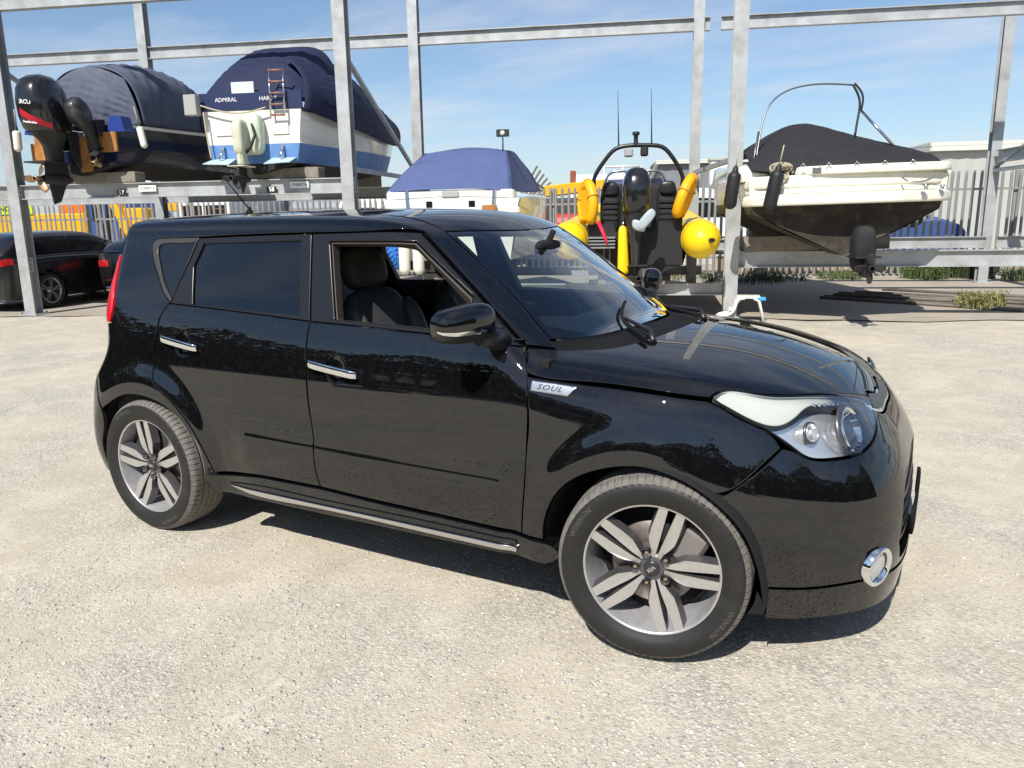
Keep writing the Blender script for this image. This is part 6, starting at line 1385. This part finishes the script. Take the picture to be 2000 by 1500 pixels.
def rim_parts(parent, rot0, cap_rot):
    # barrel and lip
    mb = MB(); mb.lathe([(.2285, -.098), (.2315, -.101), (.2405, -.1015), (.2430, -.099), (.2430, -.094), (.236, -.09)], 96, 'Y'); lip = mb.build('rim_lip', ALLOY, parent)
    mb = MB(); mb.lathe([(.2290, -.098), (.2265, -.088), (.222, -.060), (.214, -.02), (.208, .03), (.206, .10)], 72, 'Y'); mb.build('rim_barrel', mat('alloy_barrel', (.42, .42, .43), .38, .35, noise=.15, nscale=20, dirt=(.18, .13, .10, .45), dirtscale=14), parent)
    for k in range(5):
        for sg in (-1, 1):
            a = math.radians(rot0+72*k); er = Vector((math.cos(a), 0, math.sin(a))); et = Vector((-math.sin(a), 0, math.cos(a)))*sg
            def P(r, t, y): return er*r+et*t+Vector((0, y, 0))
            fin = [(.042, .0035), (.085, .0055), (.150, .0095), (.231, .0150)]; fou = [(.040, .0165), (.066, .0235), (.090, .0360), (.112, .0450), (.150, .0470), (.231, .0450)]
            def fy(r): return FACE_Y+.006-.010*((r-.045)/.185)+(.010*max(0, (.09-r)/.05))
            face = [P(r, t, fy(r)) for r, t in fin+fou[::-1]]
            wi = [(r, t-.002) for r, t in fin]; wo_ = [(r+.000, t+.009 if r > .06 else t+.004) for r, t in fou]
            back = [P(r, t, fy(r)+.038) for r, t in wi+wo_[::-1]]
            n = len(face)
            mb = MB(); mb.add(face, [tuple(range(n))]); sp_ = mb.build('spoke', ALLOY, parent, fix=False)
            # orient face outward
            me = sp_.data; nrm = me.polygons[0].normal
            if nrm.y > 0: me.flip_normals()
            mb = MB(); v = face+back; mb.add([p+Vector((0, .0006, 0)) for p in v], [(i, (i+1) % n, n+(i+1) % n, n+i) for i in range(n)]); mb.build('spoke_side', ALLOYD, sp_)
        a2 = math.radians(rot0+36+72*k); c = Vector((math.cos(a2)*.0575, FACE_Y+.022, math.sin(a2)*.0575))
        mb = MB(); mb.lathe([(.0165, -.022), (.0150, -.020), (.0135, .010), (0, .012)], 16, 'Y', c); mb.build('nut_pocket', ALLOYD, parent)
        mb = MB(); mb.lathe([(0, -.012), (.007, -.011), (.0095, -.006), (.010, .014)], 6, 'Y', c, sm=False); mb.build('wheel_nut', mat('nut_brass', (.45, .34, .20), .4, .8), parent)
    mb = MB(); mb.lathe([(0, FACE_Y+.012), (.036, FACE_Y+.013), (.052, FACE_Y+.018), (.058, FACE_Y+.030), (.075, FACE_Y+.05)], 40, 'Y'); mb.build('hub', ALLOYD, parent)
    mb = MB(); mb.lathe([(0, FACE_Y+.004), (.024, FACE_Y+.005), (.0275, FACE_Y+.008), (.029, FACE_Y+.016)], 36, 'Y'); cp = mb.build('hub_cap', mat('hub_cap_grey', (.05, .05, .052), .3, .5), parent)
    M = Matrix.Rotation(-cap_rot, 4, 'Y') @ frame((0, FACE_Y+.0035, 0), (1, 0, 0), (0, 0, 1)); text_obj('KIA', .019, M, BADGE, cp, bold=.0006, spacing=1.05)
    # brake
    mb = MB(); mb.lathe([(.070, -.02), (.148, -.022), (.150, -.020), (.150, -.004), (.07, -.002)], 48, 'Y'); mb.build('brake_disc', DISC, parent)
    mb = MB(); mb.lathe([(0, -.045), (.06, -.043), (.075, -.02), (.078, .03)], 32, 'Y'); mb.build('disc_bell', RUST, parent)
    mb = MB(); mb.box((.12, -.02, .075), (.10, .07, .13), M=Matrix.Rotation(.5, 3, 'Y'), bev=.015); mb.build('brake_caliper', mat('caliper_grey', (.20, .18, .17), .6, .3), parent)
    mb = MB(); mb.lathe([(0, .02), (.19, .02), (.205, .06)], 40, 'Y'); mb.build('brake_backplate', LINER, parent)
def make_wheel(x, s, rot0, caprot, steer, text_ang):
    mb = MB(); mb.add(TV, TS, True); mb.add([], [])
    w = empty('wheel', (x, s*.783, .333), (0 if s < 0 else PI)+steer, car)
    me = bpy.data.meshes.new('tyre'); me.from_pydata(TV, [], TS+TT); me.polygons.foreach_set('use_smooth', [True]*len(TS)+[False]*len(TT)); me.materials.append(TYRE); me.materials.append(TREAD)
    me.polygons.foreach_set('material_index', [0]*len(TS)+[1]*len(TT))
    bm = bmesh.new(); bm.from_mesh(me); bmesh.ops.recalc_face_normals(bm, faces=bm.faces[:]); bm.to_mesh(me); bm.free()
    ty = bpy.data.objects.new('tyre', me); COL.objects.link(ty); ty.parent = w
    rim_parts(w, rot0, caprot)
    v, f = text_mesh('WINRUN', .026, .0008, bold=.0012, spacing=1.25)
    for ta in (text_ang, text_ang+PI):
        mb = MB(); Q = []
        for p in v:
            r = .289+p.y*.9; a = ta-p.x/.289; Q.append((r*math.cos(a), -.1188-p.z*.6+.0012*abs(p.y)/.01*.6, r*math.sin(a)))
        mb.add(Q, f); mb.build('tyre_lettering', mat('tyre_letter', (.05, .048, .045), .6), w)
    return w
STEER = math.radians(9)
wheels = [make_wheel(0, -1, 73, math.radians(40), STEER, math.radians(-32)), make_wheel(RWX, -1, 97, math.radians(3), 0, math.radians(-62)), make_wheel(0, 1, 30, .3, STEER, 1), make_wheel(RWX, 1, 10, .9, 0, 2)]
# wheel arch liners, floor pan, inner shell
def liner(op, s, yi):
    P = []
    L = spl(op, .03)
    for dx in (0, .012, .1, .36):
        P.append([(x, s*(float(Wside(np.array(x), np.array(z)))-.018-dx) if dx < .2 else s*yi, z+(.0 if dx < .01 else .012)) for x, z in L])
    mb = MB(); mb.grid(np.array(P)); return mb.build('arch_liner', LINER, car)
for s in (-1, 1):
    liner([(.385, .24), (.377, .33), (.352, .44), (.303, .535), (.21, .617), (.116, .666), (.02, .690), (-.077, .690), (-.170, .667), (-.244, .634), (-.322, .568), (-.366, .487), (-.386, .40), (-.386, .25)], s, .52)
    liner([(-2.92, .24), (-2.905, .44), (-2.86, .59), (-2.772, .652), (-2.70, .682), (-2.62, .697), (-2.522, .695), (-2.404, .672), (-2.304, .625), (-2.219, .556), (-2.150, .462), (-2.107, .371), (-2.10, .25)], s, .52)
mb = MB(); mb.box((-1.24, 0, .30), (1.66, 1.66, .05)); mb.box((-1.3, 0, .33), (3.75, 1.0, .05)); mb.box((.25, 0, .6), (.04, 1.0, .5)); mb.box((-.42, 0, .68), (.03, 1.60, .66)); mb.box((-2.1, 0, .55), (.03, 1.6, .35)); mb.build('floor_pan', LINE, car)
G = []
for ph in np.linspace(-.99, .99, 31):
    q = pt('nose', ph, .215, .0)[0]; G.append([(q.x, q.y, .205), (.0, q.y*.55, .235)])
mb = MB(); mb.grid(np.array(G)); mb.box((.12, 0, .58), (.75, .98, .55)); mb.build('undertray', LINE, car)
# door cards and inner body, seen through the windows
for s in (-1, 1):
    G = []
    for xx in np.linspace(-2.85, -.52, 24):
        G.append([(xx, s*(float(Wside(np.array(xx), np.array(zq)))-.075), zq) for zq in (.36, .6, .8, .95, 1.06, 1.075)]+[(xx, s*(float(Wside(np.array(xx), np.array(1.09)))-.03), 1.078)])
    mb = MB(); mb.grid(np.array(G)); mb.build('door_card', mat('car_door_card', (.03, .031, .032), .8), car)
G = []
for xx in np.linspace(-2.9, -1.02, 20):
    G.append([(xx, yy, float(zr(np.array(xx)))-.085*yy*yy-.045-.25*max(0, abs(yy)-.5)) for yy in np.linspace(-.60, .60, 15)])
mb = MB(); mb.grid(np.array(G)); mb.build('headlining', mat('car_headlining', (.22, .22, .21), .95), car)
# pillars inside
for s in (-1, 1):
    for pts_ in ([(-1.50, .74*s, 1.06), (-1.53, .64*s, 1.42)], [(-2.36, .72*s, 1.1), (-2.28, .62*s, 1.40)], [(-2.62, .68*s, 1.1), (-2.68, .58*s, 1.40)]):
        mb = MB(); mb.bar(pts_[0], pts_[1], .11, .04, up=(0, 1, 0)); mb.build('pillar_trim', LINE, car)
# --- seats
def sq(P0, ax, ay, az, ea=.45, nu=14, nv=20):
    """rounded cushion: superellipsoid grid about P0 with half axes"""
    G = []; sp = lambda c_, e: (abs(c_)**e)*(1 if c_ >= 0 else -1)
    for i in range(nu+1):
        v = -PI/2+PI*i/nu; row = []
        for j in range(nv):
            a = 2*PI*j/nv; row.append(Vector(P0)+Vector(ax)*sp(math.cos(a), ea)*sp(math.cos(v), ea)+Vector(ay)*sp(math.sin(a), ea)*sp(math.cos(v), ea)+Vector(az)*sp(math.sin(v), ea))
        G.append([tuple(p) for p in row])
    return np.array(G)
def seat(x, y):
    mb = MB(); mb.grid(sq((x, y, .62), (.26, 0, .03), (0, .25, 0), (0, 0, .09)), closed_v=True); st = mb.build('seat', LEATHB, car)
    bk = Vector((-.28, 0, .96)).normalized(); fr = Vector((.96, 0, .28)).normalized()
    b0 = Vector((x-.30, y, .90))
    mb = MB(); mb.grid(sq(b0, fr*.065, (0, .22, 0), bk*.31, .55), closed_v=True); mb.build('backrest', LEATHB, st)
    for sg in (-1, 1):
        mb = MB(); mb.grid(sq(b0+Vector((.035, sg*.205, -.02)), fr*.085, (0, .055, 0), bk*.27, .8), closed_v=True); mb.build('bolster', LEATHG, st)
    hc = b0+bk*.405
    mb = MB(); mb.grid(sq(hc, fr*.058, (0, .135, 0), bk*.10, .62), closed_v=True); mb.build('headrest', LEATHG, st)
    mb = MB()
    for sg in (-1, 1): mb.tube([b0+bk*.25+Vector((0, sg*.05, 0)), hc+Vector((0, sg*.05, 0))], .006, 8)
    mb.build('headrest_post', CHROME, st)
seat(-1.16, -.37); seat(-1.16, .37)
mb = MB(); mb.grid(sq((-2.0, 0, .62), (.25, 0, 0), (0, .62, 0), (0, 0, .09)), closed_v=True); rs = mb.build('rear_seat', LEATHB, car)
mb = MB(); mb.grid(sq((-2.28, 0, .92), (.07, 0, .02), (0, .62, 0), (-.10, 0, .30)), closed_v=True); mb.build('rear_backrest', LEATHB, rs)
for y in (-.40, 0, .40):
    mb = MB(); mb.grid(sq((-2.40, y, 1.25), (.05, 0, 0), (0, .12, 0), (0, 0, .07)), closed_v=True); mb.build('headrest', LEATHG, rs)
# --- dashboard, wheel, mirror
G = []
for yy in np.linspace(-.60, .60, 25):
    bulge = .035*math.exp(-((yy+.37)/.16)**2)
    k = .09*(abs(yy)/.6)**2
    G.append([(-.34-k*2, yy, 1.010), (-.43-k*1.3, yy, 1.050), (-.54-k, yy, 1.078+bulge), (-.65-k*.5, yy, 1.070+bulge), (-.70, yy, 1.03+bulge*.6), (-.64, yy, .90), (-.58, yy, .72), (-.45, yy, .5)])
mb = MB(); mb.grid(np.array(G)); mb.build('dashboard', DASH, car)
swc = Vector((-.80, -.37, .985)); swn = Vector((-.90, 0, .42)).normalized(); swx = Vector((0, 1, 0)); swy = swn.cross(swx)
ring = [swc+(swx*math.cos(a)+swy*math.sin(a))*.185 for a in np.linspace(0, 2*PI, 41)]
mb = MB(); mb.tube(ring, .0165, 10, caps=False); sw = mb.build('steering_wheel', LEATHB, car)
mb = MB(); mb.grid(sq(swc-swn*.03, swx*.075, swy*.07, swn*.03, .6), closed_v=True)
for a in (0, PI, -PI/2): mb.bar(swc-swn*.02, swc+(swx*math.cos(a)+swy*math.sin(a))*.18, .035, .02, up=swn)
mb.bar(swc-swn*.03, swc-swn*.30, .07, .07); mb.build('wheel_boss', DASH, sw)
mb = MB(); mb.grid(sq((-.80, 0, 1.375), (.02, 0, -.006), (0, .115, 0), (.008, 0, .032), .6), closed_v=True); mb.bar((-.80, 0, 1.39), (-.77, 0, 1.45), .02, .02); mb.build('interior_mirror', LINE, car)
# aerial on the roof
mb = MB(); a0_ = Vector((-2.62, -.05, 1.545))
mb.lathe([(.028, 0), (.024, .012), (.012, .03), (.006, .045)], 14, 'Z', a0_); mb.tube([a0_+Vector((0, 0, .03)), a0_+Vector((-.19, .0, .22))], [.0045, .003], 6); mb.build('roof_aerial', BLACKP, car)
# ------------------------------------------------------------------ the rest of the yard, behind the camera (seen mirrored in the black paint)
LEAFM = [mat('leaf_a', (.045, .075, .020), .6, noise=.3, nscale=2), mat('leaf_b', (.06, .09, .025), .6, noise=.3, nscale=2)]
BARK = mat('bark', (.09, .07, .05), .9)
def tree_belt():
    """a continuous wood along the far side of the yard: one mass of trunks and foliage"""
    V = []; Fq = []
    A0, A1 = math.radians(-205), math.radians(20)
    def top(a): return 6.4+.9*math.sin(a*9)+.6*math.sin(a*23+1)+.25*math.sin(a*41+2)
    n = 36000
    for i in range(n):
        a = A0+(A1-A0)*RNG.random(); d = 25+3.2*RNG.random()+1.5*math.sin(a*17); h = top(a); z = h*(1-(1-RNG.random())**1.5*1.0) if RNG.random() < .75 else h*RNG.random()
        z *= (1 if RNG.random() < .93 else 1.06); p = Vector((-1+math.cos(a)*d*1.15, -2+math.sin(a)*d, z)); s_ = .13+.20*RNG.random()
        e = Vector((RNG.normal(), RNG.normal(), RNG.normal())).normalized()*s_; f = e.cross(Vector((RNG.normal(), RNG.normal(), RNG.normal()))).normalized()*s_*.6
        o = len(V); V += [p-e, p+f, p+e, p-f]; Fq.append((o, o+1, o+2, o+3))
    mb = MB(); mb.add(V, Fq)
    G = []
    for a in np.linspace(A0, A1, 160): d = 28.5+1.5*math.sin(a*17); G.append([(-1+math.cos(a)*d*1.15, -2+math.sin(a)*d, z) for z in (0, top(a)*.4, top(a)*.82)])
    mb.grid(np.array(G), sm=False)
    for k in range(60):
        a = A0+(A1-A0)*RNG.random(); d = 25.5+RNG.random(); x, y = -1+math.cos(a)*d*1.15, -2+math.sin(a)*d; mb.tube([(x, y, 0), (x+.2*RNG.normal(), y, 2), (x+.4*RNG.normal(), y+.2, 4.5)], [.16, .12, .05], 6)
    o = mb.build('tree_belt', LEAFM[0], fix=False); tag(o, 'dark continuous belt of trees behind the camera, mirrored as a band in the paint', 'wood', kind='stuff')
tree_belt()
def trailer_boat(x, y, rz, hullm, label, two=True):
    b = empty('trailer_boat', (x, y, 0), rz); tag(b, label, 'boat')
    H = hull_curves(5.6, 2.1, 1.8, .75, .98, 1.55, sheer=.3)
    mb = MB(); band(mb, H['k'], H['c'], 0, 1); transom(mb, (H['k'], H['c']), 0, 1); mb.build('hull_bottom', ANTIB, b)
    mb = MB(); band(mb, H['c'], H['s'], 0, 1, .02, 5); transom(mb, (H['c'], H['s']), 0, 1, .02); mb.build('hull_topside', hullm, b)
    D_ = H['s'].copy(); mb = MB(); mb.grid(np.array([D_, D_*np.array([0, 1, 1])+np.array([0, 0, .1]), D_*np.array([-1, 1, 1])])); mb.build('deck', GELW, b)
    sheet(b, 'cover', [[(-.9, .3, 1.6), (0, .3, 1.9), (.9, .3, 1.6)], [(-.95, 1.8, 1.65), (0, 1.8, 2.25), (.95, 1.8, 1.65)], [(-.8, 3.6, 1.7), (0, 3.6, 2.0), (.8, 3.6, 1.7)]], CANVN, wr=.01)
    mb = MB()
    for sx in (-.55, .55): mb.bar((sx, .2, .55), (sx*.3, 5.2, .55), .08, .1)
    for yy in (.6, 2.6): mb.bar((-.9, yy, .50), (.9, yy, .50), .08, .08)
    mb.build('trailer_frame', GALV, b)
    for sx in (-1, 1): simple_wheel(b, sx*1.0, 1.6, .30, .18, sx)
    mb = MB()
    for sx in (-.35, .35):
        mb.grid(superbox((sx, -.42, 1.75), (.22, 0, 0), (0, .30, 0), (0, 0, .34), .6, .6, 10, 16), closed_v=True); mb.box((sx, -.35, 1.1), (.16, .26, .9), bev=.04); mb.box((sx, -.45, .72), (.26, .4, .03))
    mb.build('outboards', MBLK, b)
trailer_boat(-5.5, -17.5, 2.2, NAVY, 'navy boat on a trailer behind the camera with twin black outboards')
trailer_boat(-11.5, -15.5, 2.5, GELW, 'white boat on a trailer behind the camera left of the navy one')
trailer_boat(3.0, -18.0, 3.3, mat('red_gelcoat', (.35, .03, .02), .25, coat=.5), 'red boat on a trailer behind the camera')
trailer_boat(10.5, -15.0, 3.6, GELW, 'white boat on a trailer behind the camera beside the red one')
